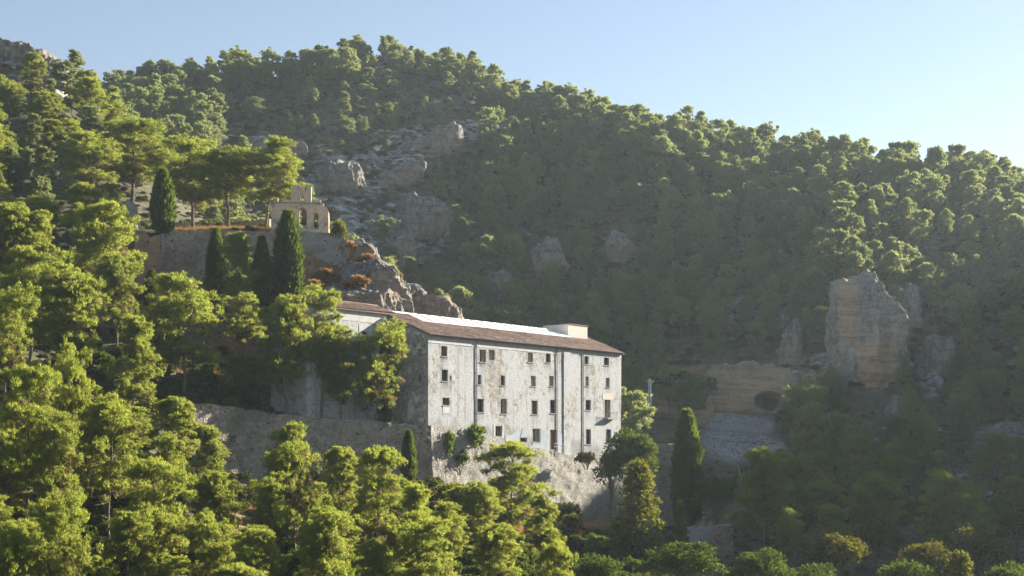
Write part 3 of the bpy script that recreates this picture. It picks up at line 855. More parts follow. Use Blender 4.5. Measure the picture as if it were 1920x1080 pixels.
fl.frame_box(P0, ED, EB, EZ, 0.5, LEN - 0.5, 5.5, 5.6, -3, EAVE - 0.2)
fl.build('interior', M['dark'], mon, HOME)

# smooth cement band under the eave, cement repairs at the foot, corner pilaster
def band(s0, s1, z0, z1, mat, name, proud=0.03):
    return MB().frame_box(P0, ED, EZ, EN, s0, s1, z0, z1, 0.002, proud).build(name, mat, mon, HOME)
band(0.0, fs(1043) - 0.2, EAVE - 1.15, EAVE - 0.30, M['cement'], 'cement_band')
band(fs(1043) + 0.2, LEN, EAVE - 0.95, EAVE - 0.30, M['cement'], 'cement_band', 0.025)
def patch(pxy, mat, name, proud=0.035, hs=()):
    pts = [(fs(x), fz(x, y)) for x, y in pxy]
    pts = [(s + random.uniform(-.08, .08), z + random.uniform(-.08, .08)) for s, z in pts]
    return plate(P0 + EN * proud, ED, EZ, EN, pts, list(hs), proud - 0.003).build(name, mat, mon, HOME)
patch([(946, 846), (972, 846), (974.5, 812), (971, 804), (967, 808), (958, 815), (948, 817)], M['cement_blue'], 'cement_patch')
patch([(989, 846), (998, 846), (998, 830), (1012.6, 830), (1012.6, 804), (1019, 806), (1030, 806), (1030.5, 856), (1012, 856), (989, 852)][::1], M['cement_blue'], 'cement_patch')
patch([(1045, 862), (1058, 866), (1058, 818), (1052, 812), (1045, 812)], M['cement_blue'], 'cement_patch')
patch([(976, 820), (988, 820), (997, 802), (990, 801), (980, 803)][::1], M['cement_blue'], 'cement_patch')
patch([(829.5, 775), (843.5, 775), (843.5, 761.8), (829.5, 761.8)], M['cement'], 'cement_patch')
patch([(925, 822), (944, 822), (944, 796), (941.8, 796), (941.8, 819.5), (928, 819.5), (928, 796), (925, 796)], M['cement'], 'window_surround')
patch([(1130, 749), (1150, 749), (1150, 738), (1130, 738)], M['cream'], 'cement_patch')
band(fs(1056), fs(1069), -6, EAVE - 0.31, M['plaster'], 'pilaster', 0.14)

def eave(O, e, n, s0, s1, z, name='cornice'):
    mb = MB()
    mb.frame_box(O, e, EZ, n, s0, s1, z - 0.30, z - 0.15, 0.003, 0.16)
    mb.frame_box(O, e, EZ, n, s0, s1, z - 0.147, z - 0.02, 0.003, 0.32)
    return mb.build(name, M['cream'], mon, HOME)
eave(P0, ED, EN, 0, LEN, EAVE)

def drain(px, z1, zb, O=P0, e=ED, n=EN):
    s = fs(px, O, e)
    p = lambda z, o: O + e * s + EZ * z + n * o
    mb = MB().tube([p(zb, 0.10), p(z1 - 0.9, 0.10), p(z1 - 0.45, 0.30), p(z1 - 0.1, 0.34)], 0.065, 7)
    for zz in np.arange(zb + 1.5, z1 - 1, 2.6):
        mb.frame_box(O, e, EZ, n, s - 0.09, s + 0.09, zz, zz + 0.06, 0.0, 0.175)
    return mb.build('drainpipe', M['pipe'], mon, HOME, smooth=False)
drain(893, EAVE, 1.2)
drain(1043.8, EAVE, -0.5)
drain(1093, EAVE, -2.0)
g = MB()
cs = [(math.cos(a) * 0.1, math.sin(a) * 0.1) for a in np.linspace(math.pi, 2 * math.pi, 6)]
for i in range(5):
    pass
gut = []
for s in (-0.2, LEN + 0.2):
    for (u, v_) in cs:
        gut.append(P0 + ED * s + EN * (0.52 + u) + EZ * (EAVE - 0.02 + v_))
g.add(gut, [(i, i + 1, i + 7, i + 6) for i in range(5)])
g.build('gutter', M['pipe'], mon, HOME)

# balcony
bs0, bs1 = fs(1133), fs(1150.5)
bz = fz(1140, 784)
bal = MB().frame_box(P0, ED, EZ, EN, bs0, bs1, bz - 0.2, bz - 0.01, 0.002, 0.75).build('balcony', M['concrete'], mon, HOME)
rl = MB()
for zz in (bz + 0.05, bz + 1.02):
    rl.tube([P0 + ED * bs0 + EZ * zz, P0 + ED * bs0 + EN * 0.7 + EZ * zz, P0 + ED * bs1 + EN * 0.7 + EZ * zz, P0 + ED * bs1 + EZ * zz], 0.025, 5)
for k in range(15):
    s = bs0 + (bs1 - bs0) * k / 14
    rl.tube([P0 + ED * s + EN * 0.7 + EZ * (bz + 0.0), P0 + ED * s + EN * 0.7 + EZ * (bz + 1.02)], 0.014, 4)
rl.build('railing', M['iron'], bal, HOME)
# railing before the door
rl = MB()
da, db, dz = fs(1028), fs(1048), fz(1037, 843)
for zz in (dz + 0.45, dz + 0.95):
    rl.tube([P0 + ED * da + EN * 1.1 + EZ * zz, P0 + ED * db + EN * 1.1 + EZ * (zz - 0.25)], 0.03, 5)
for k in range(4):
    s = da + (db - da) * k / 3
    rl.tube([P0 + ED * s + EN * 1.1 + EZ * (dz - 0.8), P0 + ED * s + EN * 1.1 + EZ * (dz + 0.95 - 0.25 * k / 3)], 0.03, 5)
rl.build('door_railing', M['pipe'], mon, HOME)

# roof: deck, barrel tiles, ridge, metal panels
def tiles(O, e, b, s0, s1, b0, b1, z0, pitch, name, over=0.45, seed=1):
    """barrel tiles laid in rows up a slope; each tile an arch of its own"""
    r = np.random.default_rng(seed)
    up = (np.asarray(b) + EZ * pitch); L = math.sqrt(1 + pitch * pitch); up = up / L
    nrm = np.cross(np.asarray(e), up); nrm = nrm if nrm[2] > 0 else -nrm
    start = b0 - (over if b0 < 0.01 else 0)
    V, Fq, T = [], [], []
    nc = int((s1 - s0) / 0.30)
    nr = int((b1 - start) * L / 0.48)
    arc = [(-0.13, 0.0), (-0.085, 0.075), (0.0, 0.105), (0.085, 0.075), (0.13, 0.0)]
    for c in range(nc):
        sc_ = s0 + (c + 0.5) * (s1 - s0) / nc
        for q_ in range(nr):
            a0 = q_ * 0.48; a1 = a0 + 0.56
            base = O + EZ * 0.06 * float(vnoise(sc_ * 0.35, q_ * 0.25, seed)) + e * (sc_ + r.normal(0, 0.018)) + b * start + EZ * (z0 + start * pitch)
            t = r.random(); lift = 0.02 + r.random() * 0.025
            k = len(V)
            for (aa, hh, sc2) in ((a0, lift + 0.035, 1.08), (a1, 0.0 + 0.01, 0.92)):
                for (u, h) in arc:
                    V.append(base + e * u * sc2 + up * aa + nrm * (h + hh))
                    T.append(t)
            for m in range(4):
                Fq.append((k + m, k + m + 1, k + m + 6, k + m + 5))
    return V, np.array(Fq), T
deck = MB()
def slope_slab(mb, O, e, b, s0, s1, b0, b1, z0, pitch, th=0.16, lift=0.0):
    P = lambda s, bb, dz: O + e * s + b * bb + EZ * (z0 + bb * pitch + dz)
    vs = [P(s0, b0, lift), P(s1, b0, lift), P(s1, b1, lift), P(s0, b1, lift), P(s0, b0, lift - th), P(s1, b0, lift - th), P(s1, b1, lift - th), P(s0, b1, lift - th)]
    mb.add(vs, [(0, 1, 2, 3), (7, 6, 5, 4), (0, 4, 5, 1), (1, 5, 6, 2), (2, 6, 7, 3), (3, 7, 4, 0)])
slope_slab(deck, P0, ED, EB, -0.25, LEN + 0.3, -0.42, RB, EAVE + 0.05, PITCH)
slope_slab(deck, P0 + EB * BACK, ED, -EB, -0.25, LEN + 0.3, -0.42, BACK - RB - 0.002, EAVE + 0.05, PITCH)
roof = deck.build('roof', M['tile'], mon, HOME)
TV, TF, TT = [], [], []
def addt(t):
    global TV, TF, TT
    v, f, a = t
    TF.append(f + len(TV)); TV += list(v); TT += list(a)
PS = 5.2
addt(tiles(P0, ED, EB, -0.25, LEN + 0.3, 0, 5.45, EAVE + 0.05, PITCH, 't', seed=2))
addt(tiles(P0, ED, EB, -0.25, PS, 5.45, RB, EAVE + 0.05, PITCH, 't', seed=3))
addt(tiles(P0, ED, EB, 47.2, LEN + 0.3, 5.45, RB, EAVE + 0.05, PITCH, 't', seed=4))
rt = mesh_obj('roof_tiles', np.array(TV) - HOME, np.concatenate(TF), M['tile'], roof, {'tint': TT})
rt['kind'] = 'stuff'
npan = 15
for k in range(npan):
    s0 = PS + 0.05 + (41.5 - PS) * k / npan
    s1 = PS + 0.05 + (41.5 - PS) * (k + 1) / npan
    mb = MB()
    slope_slab(mb, P0, ED, EB, s0, s1 - 0.10, 5.5, RB - 0.02, EAVE + 0.05, PITCH, 0.10, 0.17)
    slope_slab(mb, P0, ED, EB, s1 - 0.099, s1 - 0.003, 5.5, RB - 0.02, EAVE + 0.05, PITCH, 0.16, 0.26)
    mb.build('roof_panel', M['panel'], roof, HOME)
rg = MB().tube([P0 + EB * RB + ED * (-0.25) + EZ * (EAVE + PITCH * RB + 0.1), P0 + EB * RB + ED * 41.4 + EZ * (EAVE + PITCH * RB + 0.1)], 0.16, 8)
rg.build('ridge_cap', M['panel'], roof, HOME)
# lift housing on the roof
BX = (41.7, 47.1, 6.0, 11.0)
box = MB()
box.frame_box(P0, ED, EB, EZ, BX[0] + 0.003, BX[1], BX[2], BX[3], EAVE + 1.5, 19.75)
hs_ = box.build('roof_housing', M['cream'], mon, HOME)
MB().frame_box(P0, ED, EB, EZ, BX[0] - 0.05, BX[0], BX[2] + 0.002, BX[3] - 0.002, EAVE + 1.5, 19.748).build('housing_side', M['white_render'], hs_, HOME)
MB().frame_box(P0, ED, EB, EZ, BX[0] - 0.12, BX[1] + 0.12, BX[2] - 0.12, BX[3] + 0.12, 19.753, 19.87).build('housing_coping', M['tile'], hs_, HOME)
hs_.children[0].location = hs_.children[1].location = (0, 0, 0)
MB().tube([P0 + ED * 41.3 + EB * 9.8 + EZ * (EAVE + 3.0), P0 + ED * 41.3 + EB * 9.8 + EZ * (EAVE + 4.0), P0 + ED * 41.15 + EB * 9.7 + EZ * (EAVE + 4.1)], 0.09, 6).build('vent_pipe', M['pipe'], roof, HOME)

# set-back left wing
QB = 7.1
Q0 = P0 + EB * QB
WL, WE, WRB, WBK, WP = 15.6, 18.45, 3.3, 6.6, 0.36
lo = []
xm0, xm1 = 677.5, 688.5
a1_, a0_ = -fs(xm0, Q0, ED), -fs(xm1, Q0, ED)
zt_, zb_ = fz(683, 622.5, Q0, ED), fz(683, 645, Q0, ED)
EL = -ED
def q_s(px): return fs(px, Q0, EL)
s_a, s_b = q_s(688.5), q_s(677.5)
wh = [(s_a, zb_), (s_b, zb_), (s_b, zt_), (s_a, zt_)]
wh2 = []
extra = []
for (x0, x1, y0, y1) in ((640, 650, 668, 690), (684, 694, 700, 722), (640, 650, 735, 758)):
    ea, eb = q_s(x1), q_s(x0)
    ez1, ez0 = fz((x0 + x1) / 2, y0, Q0, EL), fz((x0 + x1) / 2, y1, Q0, EL)
    wh2.append([(ea, ez0), (eb, ez0), (eb, ez1), (ea, ez1)])
    extra.append((ea, eb, ez0, ez1))
plate(Q0, EL, EZ, EN, [(0.0, 0), (WL, 0), (WL, WE), (0.0, WE)], [wh] + wh2, 0.45).build('wing_wall', M['plaster'], mon, HOME)
window_parts(Q0, EL, EN, s_a, s_b, zb_, zt_, 'frame', 77)
for k, (ea, eb, ez0, ez1) in enumerate(extra):
    window_parts(Q0, EL, EN, ea, eb, ez0, ez1, 'frame', 80 + k)
sa2, sb2 = q_s(696.5), q_s(673)
ztop = fz(685, 608.5, Q0, EL)
plate(Q0 + EN * 0.035, EL, EZ, EN, [(sa2, zb_), (s_a - 0.03, zb_), (s_a - 0.03, zt_ + 0.03), (s_b + 0.03, zt_ + 0.03), (s_b + 0.03, zb_), (sb2, zb_), (sb2, ztop), (sa2, ztop)], [], 0.032).build('window_surround', M['cement'], mon, HOME)
MB().frame_box(Q0, EL, EZ, EN, 0.02, WL, WE - 1.6, WE - 0.31, 0.002, 0.03).build('cement_band', M['cement'], mon, HOME)
eave(Q0, EL, EN, 0.05, WL, WE)
G0 = Q0 + EL * WL
plate(G0, EB, EZ, EL, [(0.46, 0), (WBK, 0), (WBK, WE), (WRB, WE + WP * WRB), (0.46, WE + WP * 0.46)], [], 0.45).build('gable_wall', M['plaster'], mon, HOME)
MB().frame_box(Q0 + EB * WBK, EL, EB, EZ, -0.5, WL - 0.46, -0.45, 0, 0, WE).build('back_wall', M['plaster_bare_lifted'], mon, HOME)
plate(Q0 - EL * 0.9, EB, EZ, -EL, [(0, EAVE), (WBK, EAVE), (WBK, WE), (WRB, WE + WP * WRB), (0, WE)], [], 0.4).build('wing_end_wall', M['plaster_bare_lifted'], mon, HOME)
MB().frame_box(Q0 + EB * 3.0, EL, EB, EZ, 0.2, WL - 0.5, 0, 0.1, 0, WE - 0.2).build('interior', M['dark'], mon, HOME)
dk = MB()
slope_slab(dk, Q0, EL, EB, -1.4, WL + 0.3, -0.42, WRB, WE + 0.05, WP)
slope_slab(dk, Q0 + EB * WBK, EL, -EB, -1.4, WL + 0.3, -0.42, WBK - WRB - 0.002, WE + 0.05, WP)
wroof = dk.build('wing_roof', M['tile'], mon, HOME)
TV, TF, TT = [], [], []
addt(tiles(Q0, EL, EB, -1.4, WL + 0.3, 0, WRB, WE + 0.05, WP, 't', seed=5))
rt = mesh_obj('roof_tiles', np.array(TV) - HOME, np.concatenate(TF), M['tile'], wroof, {'tint': TT})
rt['kind'] = 'stuff'
MB().tube([Q0 + EB * WRB + EL * (-1.4) + EZ * (WE + WP * WRB + 0.08), Q0 + EB * WRB + EL * (WL + 0.3) + EZ * (WE + WP * WRB + 0.08)], 0.15, 8).build('ridge_tiles', M['tile'], wroof, HOME)
MB().tube([Q0 + EL * 0.25 + EN * 0.14 + EZ * 4.0, Q0 + EL * 0.25 + EN * 0.14 + EZ * (WE - 0.4)], 0.08, 7).build('drainpipe', M['pipe'], mon, HOME)
# children of child parts keep world placement: every part mesh is stored relative to the monastery's base, sub-parts sit at their part's origin

# ------------------------------------------------------------------ masonry walls outside the building
def rubble_wall(name, label, pts, thick, mat, cat='stone wall', step=0.7, rough=0.12, batter=0.06, topj=0.25, seed=0, group=None, front=(0, -1)):
    """pts: list of (x, y, z_bottom, z_top) along the foot of the wall; body goes back from the visible face"""
    r = np.random.default_rng(seed)
    pts = np.asarray(pts, float)
    seg = np.linalg.norm(np.diff(pts[:, :2], axis=0), axis=1)
    L = np.concatenate([[0], np.cumsum(seg)])
    n = max(3, int(L[-1] / step))
    t = np.linspace(0, L[-1], n + 1)
    X, Y, ZB_, ZT = (np.interp(t, L, pts[:, k]) for k in range(4))
    ZT = ZT + fbm(t * 0.9 + seed * 7, t * 0, seed, 3) * topj
    dx, dy = np.gradient(X), np.gradient(Y)
    ln = np.hypot(dx, dy)
    nx, ny = dy / ln, -dx / ln
    fl_ = np.sign(nx * front[0] + ny * front[1]); fl_[fl_ == 0] = 1
    nx, ny = nx * fl_, ny * fl_
    m = max(3, int(np.max(ZT - ZB_) / step))
    V, Fc = [], []
    for i in range(n + 1):
        for j in range(m + 1):
            z = ZB_[i] + (ZT[i] - ZB_[i]) * j / m
            o = (1 - j / m) * batter * (ZT[i] - ZB_[i]) + rough * float(fbm(X[i] * 0.8, Y[i] * 0.8, z * 0.8, 3)) * 2
            V.append((X[i] + nx[i] * o, Y[i] + ny[i] * o, z))
    nf = len(V)
    for i in range(n + 1):
        for zz in (ZT[i] + r.normal(0, 0.05), ZB_[i]):
            V.append((X[i] - nx[i] * thick, Y[i] - ny[i] * thick, zz))
    W_ = m + 1
    for i in range(n):
        for j in range(m):
            Fc.append((i * W_ + j, (i + 1) * W_ + j, (i + 1) * W_ + j + 1, i * W_ + j + 1))
        Fc.append((i * W_ + m, (i + 1) * W_ + m, nf + 2 * (i + 1), nf + 2 * i))
        Fc.append((nf + 2 * i, nf + 2 * (i + 1), nf + 2 * (i + 1) + 1, nf + 2 * i + 1))
    for i in (0, n):
        Fc.append(tuple(i * W_ + j for j in range(W_)) + (nf + 2 * i, nf + 2 * i + 1))
    base = np.array([X.mean(), Y.mean(), ZB_.min()])
    o = mesh_obj(name, np.array(V) - base, Fc, M[mat], loc=base)
    return tag(o, label, cat, group)

def front_pt(s, o, zb, zt):
    p = P0 + ED * s + EN * o
    return (p[0], p[1], zb, zt)
def zpx(px, py, s, o=1.0):
    return (HY - py) / F * (P0[1] + ED[1] * s + EN[1] * o)
tw = [front_pt(s, 0.9, zpx(0, yb, s) - 2.5, zpx(0, yt, s)) for s, yb, yt in ((-0.6, 905, 799), (5, 908, 801), (11.8, 915, 818), (18.7, 928, 830), (23.9, 940, 840), (30.7, 950, 851), (37.9, 960, 860), (45.5, 968, 871), (60, 988, 890))]
rubble_wall('terrace_wall', 'pale rubble retaining wall sloping down under the white facade', tw, 2.2, 'rubble_pale', 'retaining wall', seed=3, front=(0.8, -0.6), topj=0.12, rough=0.14)
c0 = P0 + EN * 0.9 + ED * (-0.6)
lw = [(c0[0], c0[1] - 0.2, zpx(0, 910, 0) - 3, zpx(0, 799, 0)), (-30.4, 178.0, -7.5, 4.3), (-30.45, 177.9, -7.5, 4.4), (-35.9, 170.7, -7.5, 5.2), (-38.5, 167.3, -6.0, 5.4)]
rubble_wall('lower_wall', 'brown rubble retaining wall among pine trunks below the left wing', lw, 2.0, 'rubble_brown', 'retaining wall', seed=5, topj=0.3, rough=0.2)
# brick-and-stone corner strip
uw = [(px_at(300, 0, 213)[0], 213, 22.0, 32.6), (px_at(400, 0, 214)[0], 214, 22.5, 32.8), (px_at(520, 0, 217)[0], 217.0, 24, 33.0)]
rubble_wall('upper_terrace_wall', 'weathered grey retaining wall below the garden of tall pines', uw, 3.0, 'rubble_brown', 'retaining wall', seed=8, topj=0.3)
bw = [(px_at(505, 0, 219.5)[0], 219.5, 27.5, 33.6), (px_at(650, 0, 221)[0], 221, 28.5, 33.4)]
rubble_wall('belfry_footing_wall', 'mottled stone footing wall directly beneath the ruined bell gable', bw, 3.5, 'rubble_pale', 'stone wall', seed=11, rough=0.3, topj=0.2)
gw = [(px_at(325, 0, 240)[0], 240, 34, 38.0), (px_at(420, 0, 240)[0], 240, 34, 37.8), (px_at(505, 0, 238)[0], 238, 34, 38.5)]
rubble_wall('garden_wall', 'low brown wall behind the pine trunks left of the bell gable', gw, 0.7, 'rubble_brown', 'garden wall', seed=12, topj=0.5)
rb = [(px_at(253, 0, 207)[0], 207, 21, 31.8), (px_at(300, 0, 208)[0], 208, 21, 31.0)]
rubble_wall('brick_ruin', 'ruined red brick wall stub left of the bare trunked cypress', rb, 2.0, 'brick', 'ruined wall', seed=14, topj=1.1, rough=0.25)
rb = [(px_at(236, 0, 224)[0], 224, 33, 39.5), (px_at(254, 0, 224)[0], 224, 33, 38.0)]
rubble_wall('stone_ruin', 'narrow crumbling stone pier above the red brick stub', rb, 1.4, 'rubble', 'ruined wall', seed=15, topj=0.9, step=0.5, rough=0.25)
rb = [(px_at(1234, 0, 214)[0], 214, -14, 0.6), (px_at(1268, 0, 215)[0], 215, -14, 0.6)]
rubble_wall('tall_ruin', 'tall grey ruined pier beside the dark cypress right of the monastery', rb, 2.2, 'rubble_brown', 'ruined wall', seed=16, topj=0.25, step=0.5)
rb = [(px_at(1215, 0, 212)[0], 212, -14, -5.0), (px_at(1236, 0, 212.6)[0], 212.6, -14, -5.0)]
rubble_wall('low_ruin', 'lower pale pier against the tall grey ruined pier', rb, 1.6, 'rubble_pale', 'ruined wall', seed=17, topj=0.2, step=0.5)
rb = [(px_at(1343, 0, 188)[0], 188, -17, -10.3), (px_at(1376, 0, 188)[0], 188.4, -17, -10.2)]
rubble_wall('gate_pier', 'squat mottled stone pier at the end of the steps', rb, 2.0, 'rubble_brown', 'stone pier', seed=18, topj=0.15, step=0.5)
st = empty('stone_steps', px_at(1310, 1000, 193), 'worn stone steps climbing from the squat stone pier', 'steps')
for k in range(7):
    MB().box(-2.6, 2.6, k * 0.55, k * 0.55 + 0.6, -1.5, -0.6 + k * 0.2).build('step', M['concrete'], st)

# ------------------------------------------------------------------ bell gable
BO = np.array([px_at(513, 0, 223.5)[0], 223.5, 0.0])
bell_home = BO + np.array([4.3, 0, 33.4])
tow = empty('bell_gable', bell_home, 'ruined ochre bell gable with two arched openings on the rocky spur', 'bell gable')
be = np.array([0.995, 0.0995, 0.0]); bn = np.array([0.0995, -0.995, 0.0])
def tz(px, py): return (HY - py) / F * (BO[1] + fs(px, BO, be) * be[1])
def ts(px): return fs(px, BO, be)
def arch(x0, x1, yb, yt):
    s0, s1 = ts(x0), ts(x1); r = (s1 - s0) / 2
    zb_, ztp = tz(x0, yb), tz(x0, yt)
    pts = [(s0, zb_), (s1, zb_)]
    for a in np.linspace(0, math.pi, 9):
        pts.append(((s0 + s1) / 2 + r * math.cos(a), ztp - r + r * math.sin(a)))
    return pts
zbt = 33.0
lower_top = tz(560, 380)
A_big, A_mid, A_sm = arch(560.5, 575.5, 428, 389), arch(588, 597.5, 430, 399), arch(563, 570, 378, 364)
outl = [(ts(514), zbt), (ts(616), zbt), (ts(616), tz(616, 396)), (ts(612), tz(612, 388)), (ts(605), tz(605, 386)), (ts(586), tz(586, 382)), (ts(545), tz(545, 379)), (ts(526), tz(526, 379)), (ts(514), tz(514, 379))]
TH = 1.7
plate(BO, be, EZ, bn, outl, [A_big, A_mid], TH).build('lower_wall', M['tower'], tow, bell_home)
up_o = [(ts(545.5), lower_top + 0.003), (ts(583.5), tz(583, 383)), (ts(583.5), tz(583, 350)), (ts(577), tz(577, 348)), (ts(570), tz(570, 351)), (ts(566), tz(566, 351)), (ts(561), tz(561, 347)), (ts(553), tz(553, 346)), (ts(546), tz(546, 348))]
up_o = [(ts(545.5), lower_top + 0.05), (ts(583.5), lower_top + 0.05)] + up_o[2:]
sm = arch(563, 570, 379, 364)
sm = [(p[0], max(p[1], lower_top + 0.35)) for p in sm]
plate(BO - bn * 0.15, be, EZ, bn, up_o, [sm], TH - 0.3).build('upper_wall', M['tower'], tow, bell_home)
MB().frame_box(BO, be, EZ, bn, ts(516), ts(602), lower_top - 0.12, lower_top + 0.045, -TH + 0.01, 0.12).build('string_course', M['rubble'], tow, bell_home)
for k, px in enumerate((519, 533, 540, 589, 594, 599.5, 605)):
    zz = lower_top + 0.048 if px < 602 else lower_top - 0.45
    hgt = (0.75, 0.5, 0.4, 0.55, 0.6, 0.55, 0.5)[k]
    MB().frame_box(BO, be, EZ, bn, ts(px) - 0.17, ts(px) + 0.17, zz, zz + hgt, -1.0, -0.2).build('merlon', M['tower'], tow, bell_home)
def arch_lining(A, name):
    mb = MB()
    n_ = len(A)
    inner = [(p[0], p[1]) for p in A]
    cx = sum(p[0] for p in A[:2]) / 2
    for i in range(1, n_):
        a, b = A[i], A[(i + 1) % n_]
        ai = (cx + (a[0] - cx) * 0.97, a[1] - 0.02); bi = (cx + (b[0] - cx) * 0.97, b[1] - 0.02)
        P = lambda p, d: BO + be * p[0] + EZ * p[1] - bn * d
        mb.add([P(ai, 0.05), P(bi, 0.05), P(bi, TH - 0.05), P(ai, TH - 0.05)], [(0, 1, 2, 3)])
    return mb.build(name, M['tower_arch'], tow, bell_home)
arch_lining(A_big, 'arch_lining'); arch_lining(A_mid, 'arch_lining')
# sills of the arches and the broken side wall going back from the right corner
plate(BO + be * ts(616) + be * 0.02 - bn * 0.02, -bn, EZ, be, [(0.0, zbt - 0.4), (5.2, zbt - 0.6), (5.0, 34.9), (4.2, 35.6), (3.4, 37.2), (2.6, 37.6), (2.0, 37.1), (1.2, 37.4), (0.0, 36.9)], [[(2.0, 34.4), (3.2, 34.4), (3.3, 35.6), (2.6, 36.2), (2.0, 35.7)]], 1.1).build('side_wall', M['tower'], tow, bell_home)
MB().frame_box(BO, be, EZ, bn, ts(513) - 0.35, ts(517), zbt, lower_top - 0.2, -3.4, -0.1).build('corner_pier', M['tower'], tow, bell_home)

def bell(px, py, dia, label):
    s = ts(px); c = BO + be * s - bn * (TH * 0.5)
    z0 = tz(px, py)
    prof = [(0.5, 0.0), (0.46, 0.06), (0.40, 0.2), (0.34, 0.42), (0.31, 0.62), (0.26, 0.78), (0.12, 0.86), (0.0, 0.88)]
    root = empty('bell', (c[0], c[1], z0), label, 'bell', 'bells hanging in the bell gable')
    V, Fc, n = [], [], 16
    for r_, h in prof:
        for j in range(n):
            a = 2 * math.pi * j / n
            V.append((r_ * dia * math.cos(a), r_ * dia * math.sin(a), h * dia))
    for i in range(len(prof) - 1):
        for j in range(n):
            Fc.append((i * n + j, i * n + (j + 1) % n, (i + 1) * n + (j + 1) % n, (i + 1) * n + j))
    mesh_obj('bell_body', V, Fc, M['bronze'], root, smooth=True)
    MB().box(-0.72 * dia, 0.72 * dia, -0.12, 0.12, 0.88 * dia, 1.06 * dia).add([], []).build('headstock', M['wood'], root)
    MB().tube([(0, 0, 0.5 * dia), (0, 0, -0.04 * dia)], [0.02 * dia, 0.06 * dia], 6).build('clapper', M['iron'], root)
bell(568, 418, 0.95, 'dark bell hanging in the larger arch of the bell gable')
bell(592.7, 423, 0.72, 'dark bell hanging in the smaller arch of the bell gable')

# ------------------------------------------------------------------ rocks
RK = 'rock_outcrop'
rock(RK, 'grey rock shoulder with dry grass just right of the bell gable', 655, 508, 226, (11, 9, 8), 21, rot=20, n=36, tilt=32, rough=0.15, boxy=0.6)
rock(RK, 'broad limestone ledge above the left wing roof', 640, 580, 212, (19, 7, 6.5), 25, rot=-10, n=46, tilt=6, rough=0.14, boxy=0.6)
rock(RK, 'craggy limestone step halfway down the spur to the white roof panels', 716, 556, 219, (12, 8, 7.4), 22, rot=24, n=40, tilt=30, rough=0.16, boxy=0.6)
rock(RK, 'rounded limestone slab rising behind the white roof panels', 797, 592, 222, (10.5, 7, 6.0), 23, rot=6, n=40, rough=0.06, tilt=16, boxy=0.5)
rock('rock_cliff', 'tall grey cliff pillar with an orange bare patch near its foot', 1619, 646, None, (110, 190), 64, mat='rock_cliff', cat='cliff', n=60, rough=0.15, boxy=0.6, fiss=1.7, deep=0.75, strata=0.5,
     stain=[(1648, 690, 36, 48, 1.0), (1592, 585, 20, 62, 0.75)])
rock('rock_cliff', 'smaller pale crag adjoining the tall grey cliff pillar', 1702, 590, None, (56, 80), 32, mat='rock_cliff', cat='cliff', n=30, rough=0.14, fiss=0.6)
rock('cave_cliff', 'ochre banked cliff with a dark cave above the scree', 1408, 742, None, (158, 92), 33, mat='rock_warm', cat='cliff', n=56, rough=0.07, boxy=0.55, strata=0.9, fiss=0.4, deep=0.5,
     stain=[(1400, 740, 80, 28, 0.7)], pocket=(1440, 752, 27, 19, 8.0))
rock(RK, 'low ochre bank beside the steel lattice pylon', 1262, 770, None, (120, 54), 34, mat='rock_warm', n=34, stain=[(1262, 772, 42, 18, 0.6)], strata=0.7, rough=0.1, boxy=0.4, deep=0.6)
rock(RK, 'grey triangular crag alone among pines above the roof housing', 1160, 472, None, (52, 66), 35, n=30, rough=0.17, fiss=0.7)
rock(RK, 'pale crag below the crest pines on the shaded hill', 1490, 412, None, (58, 62), 36, n=30, rough=0.17, fiss=0.7, boxy=0.5)
rock(RK, 'thin pale rock tower below the crag of the mid slope', 1364, 615, None, (24, 50), 37, n=20, rough=0.12, boxy=0.7)
rock(RK, 'dark craggy buttress in the gully above the roof', 800, 432, None, (120, 100), 38, n=44, rough=0.15, boxy=0.6, fiss=1.2, deep=0.5)
rock(RK, 'second dark rock face at the gully foot beside the craggy buttress', 745, 480, None, (60, 70), 39, n=34, rough=0.15, boxy=0.6, fiss=0.9, deep=0.6)
rock(RK, 'steep grey rib of rock above the roof housing', 1010, 520, None, (56, 120), 40, n=40, tilt=34, rough=0.16, boxy=0.5, fiss=0.8)
rock(RK, 'dark rock step low in the woods left of the steep rib', 930, 545, None, (54, 64), 52, n=30, tilt=20, rough=0.16, boxy=0.5, fiss=0.7)
rock(RK, 'pale broken rock face close behind the bell gable', 622, 352, None, (110, 70), 41, n=44, rough=0.2, boxy=0.4, fiss=0.9, deep=0.5)
rock(RK, 'pale rock band slanting up across the bare slope', 800, 280, None, (140, 36), 42, n=44, rough=0.13, tilt=-26, boxy=0.4, fiss=0.6, deep=0.25)
rock(RK, 'second pale rock band lower on the bare slope', 735, 345, None, (120, 36), 50, n=40, rough=0.13, tilt=-30, boxy=0.4, fiss=0.6, deep=0.25)
rock(RK, 'low pale rocks left of the broken face in the gully', 495, 292, None, (130, 34), 51, n=40, rough=0.13, tilt=-8, boxy=0.4, deep=0.25)
rock(RK, 'dark rock outcrop low on the slope beyond the scree', 1690, 790, None, (52, 74), 43, n=26, rough=0.16, fiss=0.7)
rock(RK, 'fractured grey outcrop above the autumn trees', 1575, 872, None, (80, 76), 44, n=32, rough=0.17, fiss=0.9)
rock(RK, 'grey outcrop between pines right of the tall cliff pillar', 1765, 690, None, (74, 84), 45, n=32, rough=0.17, fiss=0.9)
rock(RK, 'sloping grey rock sheet at the edge of the shaded slope', 1878, 850, None, (120, 76), 46, n=34, tilt=-25, rough=0.15, fiss=0.6)
rock(RK, 'craggy summit rock between the crest pines', 742, 112, None, (54, 26), 47, n=24, rough=0.16)
rock(RK, 'sunlit pale crag on the bare crest of the near slope', 62, 128, 300, (16, 8, 6), 48, n=36, tilt=18, rough=0.15, boxy=0.5)
